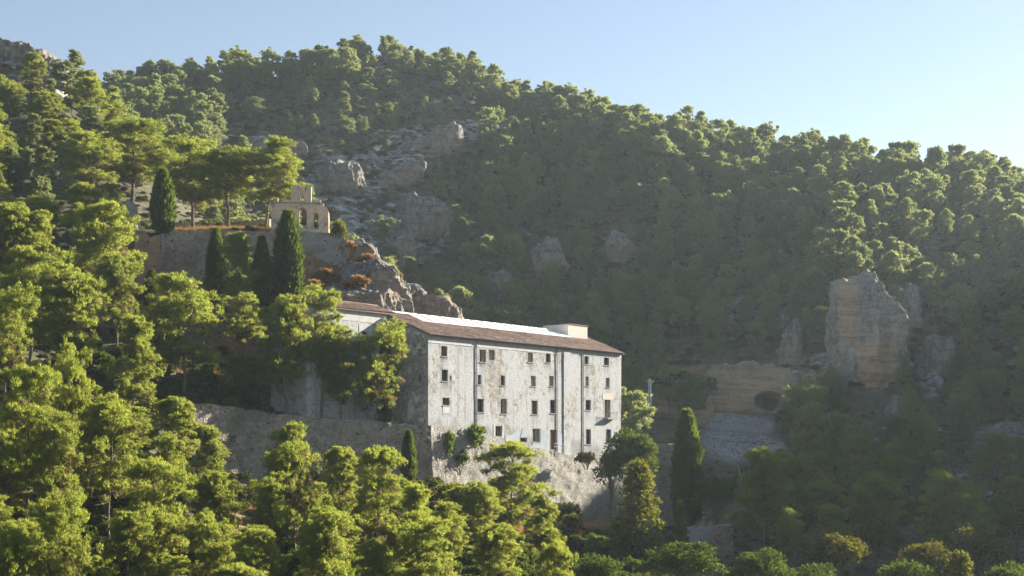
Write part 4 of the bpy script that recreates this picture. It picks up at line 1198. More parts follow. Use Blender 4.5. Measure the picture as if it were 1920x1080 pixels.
rock(RK, 'short pale cliff between the lattice pylon and the thin rock tower', 1395, 580, None, (44, 34), 53, n=24, rough=0.16)
rock(RK, 'narrow rock seam right of the thin rock tower', 1482, 655, None, (30, 90), 54, n=28, rough=0.16, fiss=0.6, tilt=12)

# ------------------------------------------------------------------ plants: mesh generators
def unit(v):
    return v / (np.linalg.norm(v, axis=-1, keepdims=True) + 1e-9)

def blades(P, A, length, width, r, out=None, loose=0.7):
    """one narrow triangle per point P pointing along A; its flat side turns outwards along out"""
    n = len(P)
    side = unit(np.cross(A, r.normal(size=(n, 3)) if out is None else out + r.normal(0, loose, (n, 3))))
    L = length * r.uniform(0.7, 1.3, (n, 1)); W = width * r.uniform(0.7, 1.3, (n, 1))
    V = np.empty((n, 3, 3))
    V[:, 0] = P - side * W * 0.5
    V[:, 1] = P + side * W * 0.5
    V[:, 2] = P + A * L
    return V

def clump_blades(C, RAD, flat, per, k, length, width, r, updir=0.5, hemi=0.75):
    out, tint = [], []
    for c, rad in zip(C, RAD):
        n = max(4, int(per * (rad ** 1.6)))
        d = unit(r.normal(size=(n, 3)))
        up = r.random(n) < hemi
        d[up, 2] = np.abs(d[up, 2])
        pos = c + d * np.array([1, 1, flat]) * rad * r.uniform(0.55, 1.02, (n, 1))
        ax = unit(d * 0.75 + np.array([0, 0, updir]) + r.normal(0, 0.3, (n, 3)))
        ct = np.clip(r.normal(0.5, 0.22), 0, 1)
        for _ in range(k):
            a2 = unit(ax + r.normal(0, 0.42, (n, 3)))
            out.append(blades(pos, a2, length, width, r, d + 0.5 * unit(c - np.mean(C, axis=0)) + np.array([0, 0, 0.35])))
            tint.append(np.repeat(np.clip(ct + r.normal(0, 0.15, n) + 0.15 * d[:, 2] * 0, 0, 1), 3))
    V = np.concatenate(out).reshape(-1, 3)
    return V, np.arange(len(V)).reshape(-1, 3), np.concatenate(tint)

def pine_mesh(seed, H=12.0, Wd=6.5, cb=0.35, nb=22, per=46, k=3, length=0.42, width=0.10, shape='round', lean=0.0, sub=11, twigs=True, deadness=1.0):
    """trunk with limbs; every limb carries billowy lobes, every lobe is built of small brushes of needles"""
    r = np.random.default_rng(seed)
    tz_ = np.linspace(0, 1, 9)
    wob = np.cumsum(r.normal(0, 0.012 * H, (9, 2)), axis=0); wob[0] = 0
    trunk = np.stack([wob[:, 0] + lean * tz_ ** 1.5 * H, wob[:, 1], tz_ * H * 0.95], 1)
    rad0 = 0.014 * H + 0.04
    mb = MB()
    mb.tube(trunk, [rad0 * (1 - 0.88 * t) for t in tz_], 7)
    at = lambda t: np.array([np.interp(t, tz_, trunk[:, i]) for i in range(3)])
    LC, LR = [], []
    az = r.uniform(0, 6.28)
    for i in range(nb):
        t = cb + (0.96 - cb) * ((i + r.uniform(0, 0.9)) / nb)
        u = (t - cb) / (1 - cb)
        if shape == 'round':
            prof = math.sin(math.pi * min(1, u * 0.78 + 0.20)) ** 0.7
        elif shape == 'cone':
            prof = (1 - u) ** 0.65 * 0.95 + 0.16
        else:
            prof = 0.35 + 0.75 * math.sin(math.pi * min(1, u * 0.62 + 0.22)) * (0.5 + 0.5 * u)
        az += 2.4 + r.normal(0, 0.6)
        L = Wd * 0.44 * prof * r.uniform(0.55, 1.12)
        el = R(r.uniform(-4, 24) + 34 * u)
        d = np.array([math.cos(az) * math.cos(el), math.sin(az) * math.cos(el), math.sin(el)])
        p0 = at(t * 0.96)
        side = np.array([-math.sin(az), math.cos(az), 0])
        p1 = p0 + d * L * 0.55 + side * r.normal(0, 0.07) * L - np.array([0, 0, 0.04 * L])
        p2 = p0 + d * L + np.array([0, 0, 0.12 * L]) + side * r.normal(0, 0.1) * L
        br = max(0.03, rad0 * 0.32 * (1 - u * 0.6))
        mb.tube([p0, p1, p2], [br, br * 0.65, br * 0.25], 4)
        rc = Wd * r.uniform(0.085, 0.20) * (1 - 0.25 * u)
        LC.append(p2 - d * rc * 0.7); LR.append(rc)
        if L > Wd * 0.22 and r.random() < 0.85:
            sg = 1 if r.random() < 0.5 else -1
            q2 = p0 + d * L * r.uniform(0.45, 0.7) + side * sg * L * r.uniform(0.2, 0.42)
            LC.append(q2); LR.append(rc * r.uniform(0.6, 0.95))
            mb.tube([p0 + d * L * 0.35, q2], [br * 0.5, br * 0.2], 3)
    top = at(1.0)
    for j in range(3):
        LC.append(top + r.normal(0, 1, 3) * np.array([0.05, 0.05, 0.02]) * Wd - np.array([0, 0, 0.02 * H * j])); LR.append(Wd * 0.105 * r.uniform(0.7, 1.1))
    C, RD, DE, OD = [], [], [], []
    for c, rc in zip(LC, LR):
        m = max(4, int(sub * r.uniform(0.7, 1.3)))
        d = unit(r.normal(size=(m, 3)))
        up = r.random(m) < 0.7
        d[up, 2] = np.abs(d[up, 2])
        pos = c + d * np.array([1.2, 1.2, 0.62]) * rc * r.uniform(0.25, 1.32, (m, 1))
        C += list(pos); RD += list(rc * r.uniform(0.17, 0.36, m))
        axis_ = np.array([np.interp(c[2], trunk[:, 2], trunk[:, 0]), np.interp(c[2], trunk[:, 2], trunk[:, 1]), c[2] - 0.1 * H])
        OD += list(unit(d + 0.6 * unit(pos - axis_) + np.array([0, 0, 0.35])))
        uu = np.clip((c[2] / H - cb) / (1 - cb), 0, 1)
        inner = np.hypot(pos[:, 0] - np.interp(c[2], trunk[:, 2], trunk[:, 0]), pos[:, 1]) < Wd * 0.26
        DE += list((r.random(m) < np.where(inner, 0.55, 0.10) * (1 - uu) ** 1.3 * deadness) * r.uniform(0.5, 1.0, m))
    C, RD = np.array(C), np.array(RD)
    V, Fq, T, ci = brushes(C, RD, per, k, length, width, r, np.array(OD))
    T = (T, np.array(DE)[ci])
    if twigs:
        for j in range(16):
            t = r.uniform(cb * 0.4, cb + 0.05); a = r.uniform(0, 6.28)
            p0 = at(t); L = Wd * r.uniform(0.1, 0.3)
            mb.tube([p0, p0 + np.array([math.cos(a) * L, math.sin(a) * L, r.uniform(-0.1, 0.25) * L])], [0.035, 0.012], 3)
    return (mb.v, mb.f), (V, Fq, T)

def brushes(C, RD, per, k, length, width, r, OD):
    n = np.maximum(5, (per * (RD / RD.mean()) ** 1.5).astype(int))
    ci = np.repeat(np.arange(len(C)), n)
    N = len(ci)
    d = unit(r.normal(size=(N, 3)))
    flip = r.random(N) < 0.5
    d[flip, 2] = np.abs(d[flip, 2])
    pos = C[ci] + d * np.array([1, 1, 0.8]) * (RD[ci] * r.uniform(0.3, 1.0, N))[:, None]
    ax = unit(d * 0.7 + np.array([0, 0, 0.75]) + r.normal(0, 0.25, (N, 3)))
    ct = np.clip(r.normal(0.5, 0.2, len(C)), 0, 1)
    Vs, T = [], []
    for _ in range(k):
        Vs.append(blades(pos, unit(ax + r.normal(0, 0.42, (N, 3))), length, width, r, OD[ci] + 0.5 * d))
        T.append(np.repeat(np.clip(ct[ci] + r.normal(0, 0.15, N), 0, 1), 3))
    V = np.concatenate(Vs).reshape(-1, 3)
    return V, np.arange(len(V)).reshape(-1, 3), np.concatenate(T), np.tile(np.repeat(ci, 3), k)

def cypress_mesh(seed, H=14.0, Wd=2.6, bare=0.04, n=5200):
    r = np.random.default_rng(seed)
    mb = MB().tube([(0, 0, 0), (0.05, 0, H * 0.5), (0, 0, H * 0.95)], [0.2, 0.13, 0.03], 7)
    u = r.random(n) ** 0.9
    prof = lambda q_: np.clip(np.sin(np.pi * np.clip(q_ * 0.74 + 0.22, 0, 1)) ** 0.8, 0.03, 1) * np.where(q_ < 0.06, 0.6 + q_ * 6.6, 1)
    a = r.uniform(0, 2 * math.pi, n)
    lump = 1 + 0.42 * fbm(np.cos(a) * 2.4 + seed, np.sin(a) * 2.4, u * 11, 4)
    rad = Wd * 0.47 * prof(u) * lump * r.uniform(0.66, 1.12, n)
    z = H * (bare + (1 - bare) * u * 0.96)
    P = np.stack([rad * np.cos(a), rad * np.sin(a), z], 1)
    A = unit(np.stack([np.cos(a) * 0.35, np.sin(a) * 0.35, np.ones(n)], 1) + r.normal(0, 0.16, (n, 3)))
    Vs, T = [], []
    for _ in range(2):
        Vs.append(blades(P, unit(A + r.normal(0, 0.18, (n, 3))), 0.55, 0.17, r))
        T.append(np.repeat(np.clip(0.5 + lump - 1 + r.normal(0, 0.2, n), 0, 1), 3))
    V = np.concatenate(Vs).reshape(-1, 3)
    Fq = np.arange(len(V)).reshape(-1, 3)
    # dense inner body so that the column is not see-through
    k = len(V); cv, cf = [], []
    nu, na = 18, 12
    for i in range(nu + 1):
        q_ = i / nu
        for j in range(na):
            aa = 2 * math.pi * j / na
            rr = float(Wd * 0.5 * prof(np.array(q_)) * 0.70) * (1 + 0.2 * float(vnoise(math.cos(aa) * 2, math.sin(aa) * 2, q_ * 8 + seed)))
            cv.append((rr * math.cos(aa), rr * math.sin(aa), H * (bare + (1 - bare) * q_ * 0.97)))
    for i in range(nu):
        for j in range(na):
            a0, a1 = k + i * na + j, k + i * na + (j + 1) % na
            cf += [(a0, a1, a1 + na), (a0, a1 + na, a0 + na)]
    V = np.concatenate([V, cv]); Fq = np.concatenate([Fq, np.array(cf)])
    T = np.concatenate(T + [np.full(len(cv), 0.2)])
    return (mb.v, mb.f), (V, Fq, T)

def leafy_mesh(seed, H=9.0, Wd=7.0, cb=0.25, nb=24, per=70, leaf=0.26, stem_r=0.16, hemi=0.6, multi=1, flat=0.85, airy=1.0, cone=False):
    r = np.random.default_rng(seed)
    mb = MB()
    C, RD = [], []
    for m in range(multi):
        off = np.array([0, 0, 0.0]) if multi == 1 else np.array([*r.normal(0, 0.12, 2) * Wd, 0])
        top = off * 2 + np.array([*r.normal(0, 0.06, 2) * Wd, H * 0.85])
        mid = off * 1.4 + np.array([*r.normal(0, 0.03, 2) * Wd, H * 0.45])
        mb.tube([off * 0.3, mid, top], [stem_r, stem_r * 0.65, stem_r * 0.2], 6)
    for i in range(nb):
        d = unit(r.normal(size=3)); d[2] = abs(d[2]) * 1.0 - 0.25
        c = np.array([0, 0, H * (cb + (1 - cb) * 0.48)]) + d * np.array([Wd * 0.36, Wd * 0.36, H * (1 - cb) * 0.42]) * r.uniform(0.45, 1.05)
        if cone:
            t = (i + 0.5) / nb; a = i * 2.4
            c = np.array([math.cos(a), math.sin(a), 0]) * Wd * 0.40 * (1 - t) ** 0.6 * r.uniform(0.4, 1.0) + np.array([0, 0, H * (cb + 0.03 + (0.93 - cb) * t)])
        C.append(c); RD.append(Wd * 0.15 * r.uniform(0.7, 1.25))
        s0 = np.array([0, 0, H * r.uniform(cb * 0.8, cb + 0.3)])
        mb.tube([s0, (s0 + c) / 2 + r.normal(0, 0.1, 3), c], [stem_r * 0.4, stem_r * 0.25, stem_r * 0.08], 4)
    V, Fq, T = clump_blades(C, RD, flat, per * airy, 3, leaf, leaf * 0.62, r, 0.15, hemi)
    return (mb.v, mb.f), (V, Fq, T)

TRI = {}
class Proto:
    def __init__(self, key, name, gen, leafmat, barkmat, H, Wd):
        (tv, tf), (V, Fq, T) = gen
        self.key, self.name, self.H, self.W = key, name, H, Wd
        me = bpy.data.meshes.new('trunk'); me.from_pydata([tuple(map(float, v)) for v in tv], [], tf); me.materials.append(M[barkmat])
        self.trunk = me
        cm = bpy.data.meshes.new('crown')
        cm.vertices.add(len(V)); cm.vertices.foreach_set('co', np.asarray(V, np.float32).ravel())
        cm.loops.add(Fq.size); cm.loops.foreach_set('vertex_index', Fq.astype(np.int32).ravel())
        cm.polygons.add(len(Fq)); cm.polygons.foreach_set('loop_start', np.arange(0, Fq.size, 3, dtype=np.int32))
        cm.update(calc_edges=True)
        T, DE = T if isinstance(T, tuple) else (T, np.zeros(len(V)))
        a = cm.attributes.new('tint', 'FLOAT', 'POINT'); a.data.foreach_set('value', np.asarray(T, np.float32))
        a = cm.attributes.new('dead', 'FLOAT', 'POINT'); a.data.foreach_set('value', np.asarray(DE, np.float32))
        cm.materials.append(M[leafmat])
        self.crown = cm
        TRI[key] = len(Fq)

    def put(self, loc, H, Wd, rot, label, cat, group=None, name=None, lean=(0, 0)):
        root = bpy.data.objects.new(name or self.name, None)
        root.location = loc
        root.rotation_euler = (lean[0], lean[1], rot)
        root.scale = (Wd / self.W, Wd / self.W, H / self.H)
        COL.objects.link(root)
        tag(root, label, cat, group)
        for nm, me in (('trunk', self.trunk), ('crown', self.crown)):
            o = bpy.data.objects.new(nm, me); o.parent = root; COL.objects.link(o)
        return root

P = {}
for i in range(8):
    sh = ('round', 'round', 'round', 'umbrella', 'round', 'cone', 'umbrella', 'umbrella')[i]
    wd_ = (9.6, 9.0, 8.6, 10.0, 10.2, 8.6, 8.8, 10.0)[i]
    P[f'n{i}'] = Proto(f'n{i}', 'pine_tree', pine_mesh(100 + i, 13, wd_, (0.34, 0.40, 0.30, 0.46, 0.28, 0.22, 0.44, 0.48)[i], (24, 23, 25, 19, 27, 28, 20, 18)[i], 18, 4, 0.31, 0.05, sh, sub=24), 'pine', 'bark', 13, wd_)
for i in range(6):
    sh = ('round', 'cone', 'round', 'umbrella', 'cone', 'round')[i]
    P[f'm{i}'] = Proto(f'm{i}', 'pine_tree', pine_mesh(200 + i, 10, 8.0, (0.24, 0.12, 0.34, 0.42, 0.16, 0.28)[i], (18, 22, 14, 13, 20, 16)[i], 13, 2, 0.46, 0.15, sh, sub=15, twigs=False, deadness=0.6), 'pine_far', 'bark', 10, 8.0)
for i in range(3):
    P[f'c{i}'] = Proto(f'c{i}', 'cypress_tree', cypress_mesh(300 + i), 'cypress', 'bark_pale', 14, 2.6)
P['cb'] = Proto('cb', 'cypress_tree', cypress_mesh(310, 14, 3.0, 0.44, 3600), 'cypress', 'bark_pale', 14, 3.2)
for i in range(3):
    P[f'o{i}'] = Proto(f'o{i}', 'oak_tree', leafy_mesh(400 + i, 9, 8.0, 0.22, 34, 60, 0.30), 'oak', 'bark', 9, 8.0)
for i in range(2):
    P[f'b{i}'] = Proto(f'b{i}', 'broadleaf_tree', leafy_mesh(420 + i, 9, 6.5, 0.2, 34, 75, 0.26), 'broad', 'bark', 9, 6.5)
P['y0'] = Proto('y0', 'poplar_tree', leafy_mesh(431, 9, 5.2, 0.06, 64, 75, 0.26, 0.12, multi=2, cone=True), 'yellow', 'bark', 9, 5.2)
P['g0'] = Proto('g0', 'almond_tree', leafy_mesh(432, 9, 7.5, 0.15, 30, 40, 0.24, multi=3, airy=0.8), 'grey', 'bark_pale', 9, 7.5)
P['s0'] = Proto('s0', 'shrub', leafy_mesh(440, 2.0, 2.6, 0.05, 16, 180, 0.22, 0.05, multi=3), 'broad', 'bark', 2.0, 2.6)
P['s1'] = Proto('s1', 'shrub', leafy_mesh(441, 2.0, 2.8, 0.02, 14, 130, 0.22, 0.05, multi=3), 'scrub', 'bark', 2.0, 2.8)
P['s2'] = Proto('s2', 'dry_bush', leafy_mesh(442, 2.0, 2.6, 0.02, 14, 150, 0.26, 0.05, multi=3), 'yellow', 'bark', 2.0, 2.6)

# ------------------------------------------------------------------ named trees
def solve(px, top, d0, dr=22, H=None):
    """distance near d0 where a tree of height H stands on the ground and its top meets the given sight line"""
    dd = np.arange(max(60, d0 - dr), d0 + dr, 0.5)
    x, gzv = ground(np.full_like(dd, px), dd)
    Ht = (HY - top) / F * dd - gzv
    cost = np.abs(Ht - H) + 0.06 * np.abs(dd - d0) + np.where(Ht < 1.0, 50, 0)
    i = int(np.argmin(cost))
    return dd[i], x[i], gzv[i], Ht[i]

placed = []
def named(key, px, top, wpx, d0, H, label, cat='pine tree', group=None, dr=18, rot=None, lean=(0, 0), name=None):
    d, x, z, h = solve(px, top, d0, dr, H)
    p = P[key]
    W_ = wpx / F * d
    p.put((x, d, z - 0.15), (h + 0.15) / 0.985, W_, rot if rot is not None else random.uniform(0, 6.28), label, cat, group, name, lean)
    placed.append((x, d, W_ * 0.5, px, top))

G1 = 'pines along the garden terrace left of the bell gable'
named('n0', 178, 250, 155, 238, 12.5, 'leftmost pine of the garden terrace row, half behind a broader one', group=G1)
named('n4', 248, 228, 200, 236, 14, 'tallest and broadest pine of the garden terrace row', group=G1)
named('n1', 300, 262, 110, 246, 12, 'slim pine squeezed between the two broad terrace pines', group=G1)
named('n4', 362, 258, 170, 234, 13, 'dense rounded pine on the terrace above the bare trunked cypress', group=G1)
named('n1', 428, 278, 150, 232, 12.0, 'loose spreading pine on the terrace above the garden wall', group=G1)
named('n0', 498, 262, 140, 233, 12.5, 'bright pine leaning over the bell gable', group=G1, lean=(0, 0.10))
GC = 'cypresses around the monastery'
named('cb', 305, 320, 46, 208, 17.0, 'cypress with a long bare pale trunk below its crown', 'cypress tree', GC)
named('c1', 405, 428, 36, 204, 12.5, 'dark cypress partly hidden by a pale green pine', 'cypress tree', GC)
named('c2', 491, 443, 35, 205, 12.5, 'slim dark cypress left of the tallest cypress', 'cypress tree', GC)
named('c0', 540, 394, 52, 205, 15.0, 'tallest dark cypress standing in front of the bell gable', 'cypress tree', GC)
named('c1', 284, 505, 26, 200, 6.0, 'small cypress at the foot of the red brick stub', 'cypress tree', GC)
named('c2', 314, 530, 24, 198, 6.0, 'small cypress at the foot of the bare pale trunk', 'cypress tree', GC)
named('c1', 766, 806, 27, 184, 7.5, 'small dark cypress against the corner of the retaining wall', 'cypress tree', GC)
named('c1', 1288, 768, 54, 205, 14.0, 'broad black-green cypress right of the tall ruined pier', 'cypress tree', GC)
named('c2', 722, 622, 24, 183, 14.0, 'cypress tip showing before the left wing drainpipe', 'cypress tree', GC)
GM = 'pines on the slope before the monastery'
for a in [
    ('n4', 190, 380, 185, 172, 16, 'big rounded pine standing left of the red brick stub'),
    ('n1', 128, 500, 180, 152, 15, 'wide shaded pine below the big rounded pine'),
    ('n0', 345, 520, 185, 165, 15.5, 'broad bright pine in front of the bare trunked cypress'),
    ('n2', 442, 436, 96, 199, 13, 'pale green pine beside the half hidden cypress'),
    ('n6', 455, 560, 110, 190, 10, 'thin brownish pine under the pale green pine'),
    ('n5', 245, 590, 130, 160, 13, 'dense deep green pine left of the broad bright pine'),
    ('n1', 535, 560, 150, 176, 17, 'tall pine overlapping the left wing gable'),
    ('n6', 605, 556, 140, 172, 17, 'tall pine whose top touches the left wing eave'),
    ('n3', 712, 630, 150, 176, 16, 'layered pine with flat tiers before the grey end wall'),
    ('n7', 640, 640, 120, 170, 14, 'loose pine with bare inner branches left of the layered pine'),
    ('n2', 20, 380, 130, 178, 13, 'dark green pine against the frame edge below the rocky slope'),
    ('n5', 80, 395, 120, 185, 13, 'dark green pine left of the big rounded pine'),
    ('n0', 55, 470, 150, 165, 14, 'deep green pine in the shaded stand of the near slope'),
    ('n3', 20, 560, 140, 150, 13, 'sparse brownish pine at the frame edge, mid height'),
    ('n1', 220, 480, 110, 176, 13, 'green pine in front of the lower red brick stub'),
    ('n4', 50, 690, 200, 126, 15, 'big yellow-green pine at the lower frame corner'),
    ('n7', 128, 680, 100, 132, 15, 'slender yellow-green pine beside the big corner pine'),
    ('n6', 105, 800, 130, 122, 12, 'pine with a white broken stem below its crown'),
    ('n1', 205, 745, 150, 130, 13, 'pine with a pale leaning trunk lit near the ground'),
    ('n0', 20, 800, 140, 118, 11, 'shaded pine with a long straight trunk at the frame edge'),
    ('n2', 330, 745, 130, 148, 10, 'shadowed young pine beside the brown rubble wall'),
    ('n3', 325, 826, 70, 140, 6.5, 'small flat topped pine below the shadowed young pine'),
    ('n4', 298, 862, 190, 122, 11, 'large bushy yellow-green pine near the lower frame edge'),
    ('n5', 388, 800, 84, 158, 8.5, 'small pine in front of the brown rubble wall end'),
    ('n1', 405, 890, 115, 138, 9, 'brownish pine right of the large bushy pine'),
    ('n0', 555, 800, 140, 150, 13, 'bright twin topped pine before the brown rubble wall'),
    ('n6', 500, 905, 110, 138, 9, 'green pine left of the bright twin topped pine'),
    ('n2', 640, 838, 110, 155, 11, 'bright pine between the twin topped pine and the small cypress'),
    ('n4', 705, 840, 150, 150, 12, 'broad yellow-green pine left of the small dark cypress'),
    ('n5', 770, 905, 120, 145, 10, 'yellow-green pine below the small dark cypress'),
    ('n4', 955, 830, 165, 164, 14, 'tall leaning pine in front of the pale retaining wall'),
    ('n1', 900, 905, 100, 160, 9, 'thin brushy pine leaning left of the tall leaning pine'),
    ('n2', 868, 912, 105, 162, 9, 'loose pine in front of the foot of the retaining wall corner'),
    ('n6', 1012, 935, 95, 158, 9, 'thin pine just right of the tall leaning pine'),
    ('n0', 825, 945, 115, 150, 9, 'bright pine standing between the small cypress and the tall leaning pine'),
    ('n1', 930, 985, 120, 138, 9, 'olive pine below the tall leaning pine'),
    ('n0', 492, 1000, 130, 112, 9, 'bright pine top at the lower frame edge, left of centre'),
    ('n2', 250, 960, 150, 112, 10, 'dark green pine under the large bushy pine'),
    ('n5', 620, 960, 150, 128, 10, 'shaded green pine under the bright twin topped pine'),
    ('n6', 800, 985, 170, 122, 10, 'deep green pine at the lower frame edge below the dry bank'),
    ('n4', 1040, 1018, 110, 118, 10, 'bright pine top at the lower frame edge, near centre'),
    ('n3', 120, 960, 150, 106, 11, 'dim green pine low in the lower frame corner'),
    ('n1', 30, 1000, 140, 100, 10, 'darkest pine at the very corner of the lower edge'),
    ('n7', 395, 985, 120, 116, 9, 'shaded pine beside a slanting pale stem'),
    ('n2', 700, 1010, 110, 116, 9, 'low pine in front of the broad yellow-green pine'),
]:
    named(*a, group=GM)
GB = 'broadleaf trees and shrubs in the valley below the monastery'
named('y0', 1198, 868, 135, 180, 13, 'tall yellowing poplar right of the retaining wall', 'poplar tree', GB)
named('b1', 1185, 786, 115, 204, 8.5, 'leafy green tree at the right corner of the monastery', 'broadleaf tree', GB)
named('b1', 1145, 830, 80, 196, 8, 'small leafy tree before the lowest windows of the facade', 'broadleaf tree', GB)
named('b1', 1345, 880, 120, 205, 8, 'round dark tree right of the broad cypress', 'broadleaf tree', GB)
named('g0', 1415, 850, 160, 208, 11, 'wispy grey-green tree with pale bare limbs', 'almond tree', GB)
GO = 'autumn oaks in the shaded valley'
for a in [
    ('o0', 1555, 890, 130, 215, 8.5, 'rusty yellow oak below the fractured grey outcrop'),
    ('o1', 1500, 930, 130, 200, 8.5, 'dull brown oak right of the wispy grey-green tree'),
    ('o2', 1650, 900, 150, 210, 8.5, 'large ochre green oak in the middle of the valley'),
    ('o0', 1640, 960, 120, 190, 8, 'yellowish oak in front of the large ochre green oak'),
    ('o1', 1730, 930, 130, 205, 8, 'brown green oak right of the large ochre green oak'),
    ('o2', 1570, 985, 140, 180, 8, 'dark oak low in the valley before the rusty oak'),
    ('o0', 1830, 980, 150, 190, 8, 'brown oak below the sloping grey rock sheet'),
    ('o1', 1905, 940, 130, 205, 9, 'dark oak at the frame edge below the rock sheet'),
    ('o2', 1740, 1000, 130, 175, 8, 'dim oak low at the valley bottom, before the brown green oak'),
]:
    named(*a, 'oak tree', GO)
for a in [
    ('b0', 1280, 1005, 190, 160, 9, 'wide green thicket tree below the stone steps'),
    ('b1', 1425, 1015, 140, 165, 9, 'rounded green tree below the squat stone pier'),
    ('b0', 1120, 1030, 120, 150, 7, 'dark green tree at the lower edge, left of the thicket'),
    ('b1', 1700, 1035, 150, 150, 8, 'fresh green tree at the lower edge of the valley'),
    ('y0', 1800, 1038, 120, 148, 8, 'yellow leaved tree at the lower edge of the valley'),
    ('b0', 1530, 1045, 130, 155, 8, 'dark leafy tree at the lower edge below the oaks'),
    ('y0', 1275, 940, 44, 190, 7, 'slim yellowing sapling left of the cypress trunk'),
    ('b1', 1890, 1040, 130, 155, 8, 'dark leafy tree in the lower frame corner of the valley'),
]:
    named(*a, 'broadleaf tree' if a[0][0] == 'b' else 'poplar tree', GB)

def bush(key, px, py, wpx, hpx, d, label, cat='shrub', rot=0.0, name=None):
    loc = px_at(px, py, d)
    P[key].put(tuple(loc - np.array([0, 0, 0.15 * hpx / F * d])), 1.25 * hpx / F * d, 1.35 * wpx / F * d, rot, label, cat, name=name)
bush('s0', 880, 855, 66, 58, 196.5, 'bright green bush growing over the retaining wall top')
bush('s0', 836, 876, 40, 66, 191.8, 'dark ivy hanging down the retaining wall by its corner', 'ivy', name='ivy')
bush('s0', 862, 884, 34, 40, 193.5, 'dark ivy tuft low under the bright green wall bush', 'ivy', 1.0, name='ivy')
bush('s2', 637, 462, 34, 44, 221.5, 'yellow dry bush at the corner of the bell gable', 'bush')
bush('s2', 838, 600, 26, 44, 224.0, 'mossy yellow bush on the end of the limestone slab', 'bush')
bush('s1', 1100, 876, 40, 30, 213, 'dark shrub on the slope foot of the retaining wall')
bush('s1', 1060, 990, 70, 50, 190, 'dark shrub on the shaded bank below the retaining wall')
bush('s2', 850, 960, 70, 50, 172, 'dry yellow bush on the bank below the retaining wall', 'bush')
bush('s2', 1075, 1000, 40, 34, 186, 'pale green bush alone on the shaded bank', 'bush')
bush('s1', 1320, 750, 60, 44, 292, 'round dark shrub left of the ochre cave cliff')
bush('s1', 1265, 735, 90, 40, 290, 'dark shrub row above the low ochre bank')

# young pines and saplings filling the near slope between the big ones
def take(px, top, wpx, d0, H, key):
    d, x, z, h = solve(px, top, d0, 14, H)
    W_ = wpx / F * d
    for (x_, d_, w_, _, _) in placed:
        if math.hypot(x - x_, d - d_) < 0.55 * (w_ + W_ * 0.5): return None
    if not 3.5 < h < 13: return None
    placed.append((x, d, W_ * 0.5, px, top))
    return (x, d, z, h, W_)
FILL = []
for q_ in range(420):
    px = random.uniform(-30, 860); t = random.random()
    top = 640 + 430 * t + (px - 300) * 0.12
    if px > 760 and top < 1010: continue
    if px > 375 and 700 < top < 915: continue
    d0 = 182 - 72 * t + random.uniform(-8, 8)
    H = random.uniform(5.5, 9)
    g_ = take(px, top, H * 0.85 * F / d0, d0, H, None)
    if g_: FILL.append((px, top, *g_))
    if len(FILL) >= 34: break

P['d0'] = Proto('d0', 'dry_bush', leafy_mesh(443, 1.2, 2.6, 0.0, 16, 170, 0.24, 0.03, multi=3), 'dry', 'bark', 1.2, 2.6)
for px, py, wp, hp, d, lab in ((612, 528, 50, 20, 217, 'rusty dry bush under the stone footing of the bell gable'), (655, 478, 40, 22, 222, 'rusty dry bush high on the spur beside the yellow bush'), (690, 500, 46, 20, 222, 'rusty dry bush on the crest of the spur, middle height'),
                               (672, 540, 52, 20, 212, 'rusty dry bush in the hollow of the spur above the ledge'), (738, 528, 40, 18, 219, 'rusty dry bush on the craggy limestone step'), (590, 548, 44, 20, 210, 'rusty dry bush beside the foot of the tallest cypress')):
    bush('d0', px, py, wp, hp, d, lab, 'bush')

# ------------------------------------------------------------------ hillside pines
def los_clear(x, d, ztop):
    t = np.linspace(0.30, 0.985, 60)[None, :]
    xx, dd, zz = x[:, None] * t, d[:, None] * t, ztop[:, None] * t
    g_ = base_z(HX + F * xx / dd, dd)
    blocked = (g_ + np.where(dd < 245, 5.0, 3.0) > zz) & (dd > 90)
    # building
    rx, ry = xx - P0[0], dd - P0[1]
    s, b = rx * ED[0] + ry * ED[1], rx * EB[0] + ry * EB[1]
    blocked |= (s > 0) & (s < LEN) & (b > 0) & (b < BACK) & (zz < 18)
    return ~blocked.any(axis=1)

pts = []
for (d0, d1, step) in ((178, 245, 6.6), (245, 400, 5.2), (400, 560, 4.9)):
    for d in np.arange(d0, d1, step):
        xs = np.arange(-0.42 * d - 10, (0.42 if d < 300 else 0.95) * d, step) if d1 > 245 else np.arange(-0.42 * d, 0.40 * d, step)
        pts.append(np.stack([xs + rng.uniform(-0.46, 0.46, len(xs)) * step, d + rng.uniform(-0.46, 0.46, len(xs)) * step], 1))
pts = np.concatenate(pts)
# pines added on the unseen shoulder beyond the frame, to help shade the valley
ex = np.stack([rng.uniform(120, 330, 1500), rng.uniform(180, 420, 1500)], 1)
ex = ex[(ex[:, 0] / ex[:, 1] > 0.42)]
pts = np.concatenate([pts, ex])
X, D = pts[:, 0], pts[:, 1]
pxp = HX + F * X / D
_, Z = ground(pxp, D)
pyp = HY - F * Z / D
rk = mask_at('rock', X, D, Z); dr_ = mask_at('dry', X, D, Z); sc_ = mask_at('scree', X, D, Z)
dens = 0.90 - 0.74 * rk - 0.62 * dr_ - 1.0 * sc_
dens -= 0.40 * sstep(0.05, 0.5, fbm(X * 0.035, D * 0.035, 5, 3))
dens -= 0.35 * ((pxp > 420) & (pxp < 900) & (pyp < 470) & (pyp > 190) & (D > 300))
near = D < 245
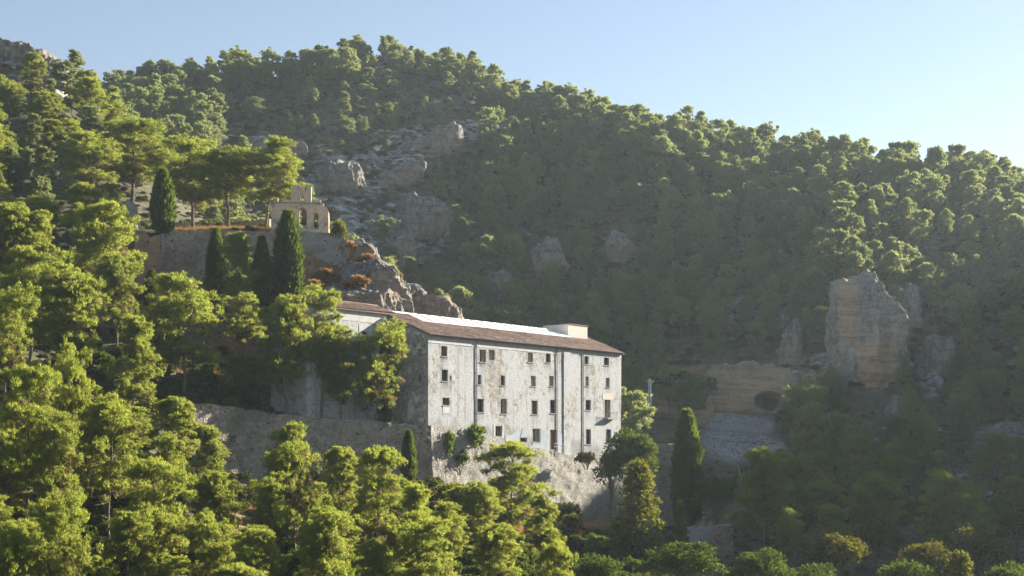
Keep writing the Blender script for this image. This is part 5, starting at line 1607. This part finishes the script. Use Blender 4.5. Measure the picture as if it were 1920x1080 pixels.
# near ground: only the left slope and the valley on the right carry extra pines
dens = np.where(near, np.where((pxp < 230) & (D > 190), 0.9, np.where((pxp > 1300), 0.55, 0.0)), dens)
dens = np.where((D >= 245) & (D < 300) & (pxp > 300) & (pxp < 1180), 0.0, dens)
rx, ry = X - P0[0], D - P0[1]
sB, bB = rx * ED[0] + ry * ED[1], rx * EB[0] + ry * EB[1]
dens = np.where((sB > -20) & (sB < 60) & (bB > -4) & (bB < 22), 0, dens)
for (cx, cy_, rx_, ry_, dmin, dmax) in ((1617, 655, 44, 74, 230, 322), (1408, 735, 85, 50, 230, 312), (1160, 470, 30, 38, 300, 400), (1490, 410, 30, 38, 300, 356), (1268, 765, 50, 35, 235, 285), (1364, 610, 18, 38, 280, 322), (800, 420, 60, 70, 300, 380), (1385, 815, 85, 60, 215, 310)):
    top_y = pyp - 9.0 * F / D
    hit = (np.abs(pxp - cx) < rx_) & (pyp > cy_ - ry_) & (top_y < cy_ + ry_) & (D < dmax) & (D > dmin)
    dens = np.where(hit, 0, dens)
dens = np.where((D < 215) & (pxp > 1170) & (pxp < 1400) & (pyp > 900), 0, dens)
keep = rng.random(len(X)) < dens
X, D, Z, pxp, pyp = X[keep], D[keep], Z[keep], pxp[keep], pyp[keep]
for (x_, d_, w_, _, _) in placed:
    ok = np.hypot(X - x_, D - d_) > (w_ + 1.2)
    X, D, Z, pxp, pyp = X[ok], D[ok], Z[ok], pxp[ok], pyp[ok]
n = len(X)
Hh = np.clip(rng.normal(8.8, 2.5, n), 3.8, 14.5) * np.where(D < 330, 1.05, 1.0)
Hh *= np.where((pxp > 420) & (pxp < 900) & (D > 380) & (pyp > 180), 0.62, 1.0)
Hh *= np.where((D > 238) & (D < 345) & (pxp < 330), 0.78, 1.0)
Wh = np.clip(Hh * rng.uniform(0.54, 0.84, n), 2.6, 9.0)
idx = rng.integers(0, 6, n)
rot = rng.uniform(0, 6.28, n)
inview = (pxp > -25) & (pxp < 1945) & (pyp - Hh * F / D < 1075)
vis = np.zeros(n, bool)
vi = np.where(inview)[0]
vis[vi] = los_clear(X[vi], D[vi], Z[vi] + Hh[vi] * 0.75)
score = np.where(vis, Hh * F / D, -1)
isind = np.zeros(n, bool)
N_IND = 300 - len(FILL) - len([1 for o in COL.objects if o.name.startswith('pine_tree')])
order = np.argsort(-score)[:N_IND]
order = order[score[order] > 0]
isind[order] = True
LAND = [(60, 130, 'the bare rocky crest'), (200, 190, 'the notch in the skyline'), (178, 320, 'the leftmost garden terrace pine'), (250, 300, 'the tallest garden terrace pine'), (305, 400, 'the bare trunked cypress'), (275, 490, 'the red brick stub'),
        (190, 500, 'the big rounded pine'), (345, 640, 'the broad bright pine'), (50, 760, 'the big corner pine'), (298, 950, 'the large bushy pine'), (470, 830, 'the brown rubble wall'), (555, 900, 'the twin topped pine'),
        (766, 860, 'the small dark cypress'), (712, 740, 'the layered pine'), (948, 930, 'the tall leaning pine'), (1160, 472, 'the grey triangular crag'), (1085, 620, 'the roof housing'), (1218, 755, 'the lattice pylon'),
        (1268, 772, 'the low ochre bank'), (1408, 742, 'the ochre cave cliff'), (1617, 560, 'the top of the tall cliff pillar'), (1617, 720, 'the foot of the tall cliff pillar'), (1490, 412, 'the pale crag'), (1364, 612, 'the thin rock tower'),
        (1385, 830, 'the grey scree'), (1765, 690, 'the outcrop right of the cliff pillar'), (1690, 790, 'the dark low outcrop'), (1575, 870, 'the fractured grey outcrop'), (1880, 850, 'the sloping rock sheet'), (1005, 535, 'the steep grey rib'),
        (1740, 1000, 'the dim valley oak'), (1650, 940, 'the large ochre green oak'), (1288, 850, 'the broad black cypress')]
SECT = ['right of', 'above and right of', 'above', 'above and left of', 'left of', 'below and left of', 'below', 'below and right of']
used_labels = {}
def pine_label(px, py, H, W_):
    order_ = sorted(LAND, key=lambda l: math.hypot(l[0] - px, l[1] - py))
    look = ('small ' if H < 7.4 else 'tall ' if H > 10.2 else '') + ('slender pine' if W_ / H < 0.63 else 'broad pine' if W_ / H > 0.76 else 'pine')
    for l in order_[:3]:
        dx, dy = px - l[0], l[1] - py
        dist = math.hypot(dx, dy)
        k_ = int(round(math.degrees(math.atan2(dy, dx)) / 45.0)) % 8
        near_ = 'close ' if dist < 45 else 'a little way ' if dist < 100 else 'well ' if dist < 190 else 'far '
        lab = f'{look} {near_}{SECT[k_]} {l[2]}'
        if lab not in used_labels:
            break
    l = order_[0]
    if lab in used_labels:
        dx, dy = px - l[0], l[1] - py
        k_ = int(round(math.degrees(math.atan2(dy, dx)) / 45.0)) % 8
        o2 = order_[1]
        lab2 = f'{look} {SECT[k_]} {l[2]}, towards {o2[2]}'
        if len(lab2.split()) > 16: lab2 = lab2.replace('towards the ', 'towards ').replace('the outcrop right of the cliff pillar', 'outcrop beside cliff pillar').replace('the foot of the tall', 'the')
        if lab2 not in used_labels: lab = lab2
    for a_, b_ in ((', towards', ' towards'), (' a little way ', ' '), ('right of the', 'right of'), ('left of the', 'left of'), ('the ', '')):
        if len(lab.split()) > 15: lab = lab.replace(a_, b_)
    while len(lab.split()) > 15 and ' the ' in lab: lab = lab.replace(' the ', ' ', 1)
    if len(lab.split()) > 16: lab = lab.replace(' and ', '-')
    if lab in used_labels:
        if ' the top of' in lab or ' top of' in lab: lab = lab.replace('the top of the tall cliff pillar', 'cliff pillar').replace('top of the tall cliff pillar', 'cliff pillar').replace('top of tall cliff pillar', 'cliff pillar')
        for extra in (', rounder crown', ', narrower crown', ', shorter') if W_ / H > 0.69 else (', narrower crown', ', rounder crown', ', shorter'):
            if len(lab.split()) < 15 and lab + extra not in used_labels:
                lab = lab + extra
                break
    used_labels[lab] = used_labels.get(lab, 0) + 1
    return lab
for j, (px_, top_, x_, d_, z_, h_, w_) in enumerate(FILL):
    P[f'n{(0, 1, 2, 4, 5, 6)[j % 6]}'].put((x_, d_, z_ - 0.15), (h_ + 0.15) / 0.985, w_, random.uniform(0, 6.28), pine_label(px_, top_ + h_ * F / d_ * 0.35, h_ , w_), 'pine tree', 'young pines filling the near slope')
for i in order:
    px_, py_ = pxp[i], pyp[i] - Hh[i] * F / D[i] * 0.6
    grp = 'pines of the near rocky slope' if px_ < 420 and D[i] < 345 else 'pines of the shaded far hillside'
    near_slope = D[i] < 345 and pxp[i] < 420
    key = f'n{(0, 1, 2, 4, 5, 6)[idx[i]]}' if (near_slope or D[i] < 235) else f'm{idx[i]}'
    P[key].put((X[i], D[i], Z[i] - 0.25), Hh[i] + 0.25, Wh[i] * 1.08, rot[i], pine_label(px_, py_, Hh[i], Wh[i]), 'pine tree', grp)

# the rest of the wood reads as one mass: one object, instanced
def instance_stuff(name, label, cat, P_xyz, scl, rotz, idx_, protos):
    me = bpy.data.meshes.new(name)
    me.from_pydata([tuple(map(float, p)) for p in P_xyz], [], [])
    a = me.attributes.new('scl', 'FLOAT_VECTOR', 'POINT'); a.data.foreach_set('vector', np.asarray(scl, np.float32).ravel())
    a = me.attributes.new('rz', 'FLOAT', 'POINT'); a.data.foreach_set('value', np.asarray(rotz, np.float32))
    a = me.attributes.new('kind_index', 'INT', 'POINT'); a.data.foreach_set('value', np.asarray(idx_, np.int32))
    o = bpy.data.objects.new(name, me); COL.objects.link(o)
    tag(o, label, cat, kind='stuff')
    ng = bpy.data.node_groups.new(name, 'GeometryNodeTree')
    ng.interface.new_socket('Geometry', in_out='INPUT', socket_type='NodeSocketGeometry')
    ng.interface.new_socket('Geometry', in_out='OUTPUT', socket_type='NodeSocketGeometry')
    N = ng.nodes.new
    gi, go = N('NodeGroupInput'), N('NodeGroupOutput')
    join = N('GeometryNodeJoinGeometry')
    for p in protos[::-1]:
        j2 = N('GeometryNodeJoinGeometry')
        for ob in p:
            oi = N('GeometryNodeObjectInfo'); oi.inputs['Object'].default_value = ob
            ng.links.new(oi.outputs['Geometry'], j2.inputs[0])
        g2 = N('GeometryNodeGeometryToInstance')
        ng.links.new(j2.outputs[0], g2.inputs[0])
        ng.links.new(g2.outputs[0], join.inputs[0])
    m2p = N('GeometryNodeMeshToPoints')
    ng.links.new(gi.outputs[0], m2p.inputs['Mesh'])
    iop = N('GeometryNodeInstanceOnPoints')
    ng.links.new(m2p.outputs[0], iop.inputs['Points'])
    ng.links.new(join.outputs[0], iop.inputs['Instance'])
    iop.inputs['Pick Instance'].default_value = True
    def named_attr(nm, typ):
        q_ = N('GeometryNodeInputNamedAttribute'); q_.data_type = typ; q_.inputs['Name'].default_value = nm
        return q_.outputs[0]
    ng.links.new(named_attr('kind_index', 'INT'), iop.inputs['Instance Index'])
    cx_ = N('ShaderNodeCombineXYZ')
    ng.links.new(named_attr('rz', 'FLOAT'), cx_.inputs[2])
    ng.links.new(cx_.outputs[0], iop.inputs['Rotation'])
    ng.links.new(named_attr('scl', 'FLOAT_VECTOR'), iop.inputs['Scale'])
    ng.links.new(iop.outputs[0], go.inputs[0])
    md = o.modifiers.new('scatter', 'NODES'); md.node_group = ng
    return o

def proto_objs(key):
    """the trunk and crown of one tree that already stands in the scene"""
    p = P[key]
    tr = next(o for o in COL.objects if o.data is p.trunk)
    cr = next(o for o in COL.objects if o.data is p.crown)
    return [tr, cr]
used = {o.data.name for o in COL.objects if o.type == 'MESH'}
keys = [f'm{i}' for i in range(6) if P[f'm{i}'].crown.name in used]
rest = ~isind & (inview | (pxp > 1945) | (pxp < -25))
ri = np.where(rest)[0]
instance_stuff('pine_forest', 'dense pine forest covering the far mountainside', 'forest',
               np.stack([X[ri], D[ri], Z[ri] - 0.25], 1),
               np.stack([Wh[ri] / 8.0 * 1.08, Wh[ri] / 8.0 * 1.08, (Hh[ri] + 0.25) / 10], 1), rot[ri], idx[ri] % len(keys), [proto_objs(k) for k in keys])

# scrub on open ground
m = 8200
sd_ = np.where(rng.random(m) < 0.25, rng.uniform(165, 300, m), rng.uniform(300, 530, m))
spx = np.where(sd_ < 300, rng.uniform(-20, 1940, m), rng.uniform(200, 1940, m))
sx, sz = ground(spx, sd_)
spy = HY - F * sz / sd_
b_s, b_b = (sx - P0[0]) * ED[0] + (sd_ - P0[1]) * ED[1], (sx - P0[0]) * EB[0] + (sd_ - P0[1]) * EB[1]
ok = ~((b_s > -17) & (b_s < 62) & (b_b > -3) & (b_b < 18)) & (mask_at('scree', sx, sd_, sz) < 0.3) & ~((b_s > -2) & (b_s < 62) & (b_b > -12) & (b_b < 0))
ok &= ~((np.abs(spx - 1310) < 45) & (sd_ < 215) & (spy > 940))
spx, sd_, sx, sz = spx[ok], sd_[ok], sx[ok], sz[ok]
ssz = rng.uniform(0.35, 1.0, len(sx)) * np.where(sd_ > 300, 1.35, 0.8)
sk = np.where(rng.random(len(sx)) < 0.86, 0, 1)
instance_stuff('hillside_scrub', 'low scrub bushes scattered over the open slopes', 'scrub', np.stack([sx, sd_, sz - 0.2], 1),
               np.stack([ssz, ssz, ssz * rng.uniform(0.6, 1.0, len(sx))], 1), rng.uniform(0, 6.28, len(sx)), sk, [proto_objs('s1'), proto_objs('s2')])

# undergrowth between the near pines
m = 4200
ud = rng.uniform(92, 190, m); upx = rng.uniform(-60, 1250, m)
ux, uz = ground(upx, ud)
b_s, b_b = (ux - P0[0]) * ED[0] + (ud - P0[1]) * ED[1], (ux - P0[0]) * EB[0] + (ud - P0[1]) * EB[1]
ok = ~((b_s > -17) & (b_s < 62) & (b_b > -3) & (b_b < 18)) & (rng.random(m) < 0.9 - 0.55 * mask_at('dry', ux, ud, uz)) & ~((b_s > -2) & (b_s < 62) & (b_b > -9) & (b_b < 0))
ux, ud, uz = ux[ok], ud[ok], uz[ok]
usz = rng.uniform(0.35, 1.25, len(ux))
instance_stuff('undergrowth', 'dense bushy undergrowth between the near pines', 'undergrowth', np.stack([ux, ud, uz - 0.2], 1),
               np.stack([usz, usz, usz * rng.uniform(0.6, 1.2, len(ux))], 1), rng.uniform(0, 6.28, len(ux)), rng.choice([0, 1, 2], len(ux), p=[0.45, 0.45, 0.10]), [proto_objs('s1'), proto_objs('s0'), proto_objs('s2')])

m = 2600
qd = rng.uniform(235, 325, m); qpx = rng.uniform(1290, 1480, m)
qx, qz = ground(qpx, qd)
ok = rng.random(m) < mask_at('scree', qx, qd, qz) * 1.2
qx, qd, qz = qx[ok], qd[ok], qz[ok]
ov = np.array([(1, 0, 0), (0, 1, 0), (-1, 0, 0), (0, -1, 0), (0, 0, 1), (0, 0, -1)], float)
of = np.array([(0, 1, 4), (1, 2, 4), (2, 3, 4), (3, 0, 4), (1, 0, 5), (2, 1, 5), (3, 2, 5), (0, 3, 5)])
sv = (ov[None] * (rng.uniform(0.06, 0.24, (len(qx), 1, 1))) * rng.uniform(0.6, 1.4, (len(qx), 6, 1))) + np.stack([qx, qd, qz], 1)[:, None]
sf = (of[None] + 6 * np.arange(len(qx))[:, None, None]).reshape(-1, 3)
so = mesh_obj('scree_stones', sv.reshape(-1, 3), sf, M['rock'])
tag(so, 'loose grey stones on the scree below the cave cliff', 'stones', kind='stuff')

# dry grass on the spur and banks
m = 52000
gd = rng.uniform(150, 245, m); gpx = rng.uniform(230, 1150, m)
gx, gzv = ground(gpx, gd)
dm = mask_at('dry', gx, gd, gzv)
b_s, b_b = (gx - P0[0]) * ED[0] + (gd - P0[1]) * ED[1], (gx - P0[0]) * EB[0] + (gd - P0[1]) * EB[1]
ok = (rng.random(m) < dm * 0.9) & ~((b_s > -17) & (b_s < 62) & (b_b > -3) & (b_b < 18))
Pg = np.stack([gx[ok], gd[ok], gzv[ok] - 0.05], 1)
Vg = []
for q_ in range(5):
    A = unit(np.stack([rng.normal(0, 0.35, len(Pg)), rng.normal(0, 0.35, len(Pg)), np.ones(len(Pg))], 1))
    Vg.append(blades(Pg + rng.normal(0, 0.15, Pg.shape) * np.array([1, 1, 0]), A, 0.55, 0.10, rng))
Vg = np.concatenate(Vg).reshape(-1, 3)
dg = mesh_obj('dry_grass', Vg, np.arange(len(Vg)).reshape(-1, 3), M['dry'], attrs={'tint': np.repeat(rng.random(len(Vg) // 3), 3)})
tag(dg, 'rusty dry grass on the spur and banks', 'grass', kind='stuff')

# ------------------------------------------------------------------ pylon and cables
pb = px_at(1218, 798, 262)
pyl = empty('lattice_pylon', pb, 'slim bluish steel lattice pylon right of the monastery', 'pylon')
Hp = 8.6
for sx_, sy_ in ((-1, -1), (1, -1), (1, 1), (-1, 1)):
    MB().tube([(sx_ * 0.34, sy_ * 0.34, -1), (sx_ * 0.16, sy_ * 0.16, Hp)], 0.055, 4).build('leg', M['steel'], pyl)
for k in range(9):
    z0, z1 = k * Hp / 9, (k + 1) * Hp / 9
    w0, w1 = 0.34 - 0.18 * z0 / Hp, 0.34 - 0.18 * z1 / Hp
    br = MB()
    for j in range(4):
        c = [(-1, -1), (1, -1), (1, 1), (-1, 1)]
        a, b = c[j], c[(j + 1) % 4]
        br.tube([(a[0] * w0, a[1] * w0, z0), (b[0] * w1, b[1] * w1, z1)], 0.03, 3)
        br.tube([(a[0] * w1, a[1] * w1, z1), (b[0] * w1, b[1] * w1, z1)], 0.03, 3)
    br.build('bracing', M['steel'], pyl)
MB().box(-0.9, 0.9, -0.06, 0.06, Hp - 0.5, Hp - 0.38).build('crossarm', M['steel'], pyl)
for dy, pxe, pye in ((0, 2000, 640), (0.8, 2000, 662)):
    a = pb + np.array([0.8 - 1.6 * (dy > 0), 0, Hp - 0.4]); b = px_at(pxe, pye, 255)
    pl = [a + (b - a) * t - np.array([0, 0, 2.2 * 4 * t * (1 - t)]) for t in np.linspace(0, 1, 17)]
    MBc = MB().tube(np.array(pl) - a, 0.012, 4)
    o = MBc.build('power_cable', M['steel']); o.location = a
    tag(o, ('upper' if dy == 0 else 'lower') + ' thin power cable running from the lattice pylon over the valley', 'cable', 'power cables')

# sub-parts: meshes are stored relative to the thing's base, so nothing below it needs an offset of its own
print('TRIS', TRI, 'trees', n, 'individual', int(isind.sum()), 'objects', len(COL.objects), 'mesh tris', sum(len(p.vertices) - 2 for me in bpy.data.meshes for p in me.polygons) if False else '')
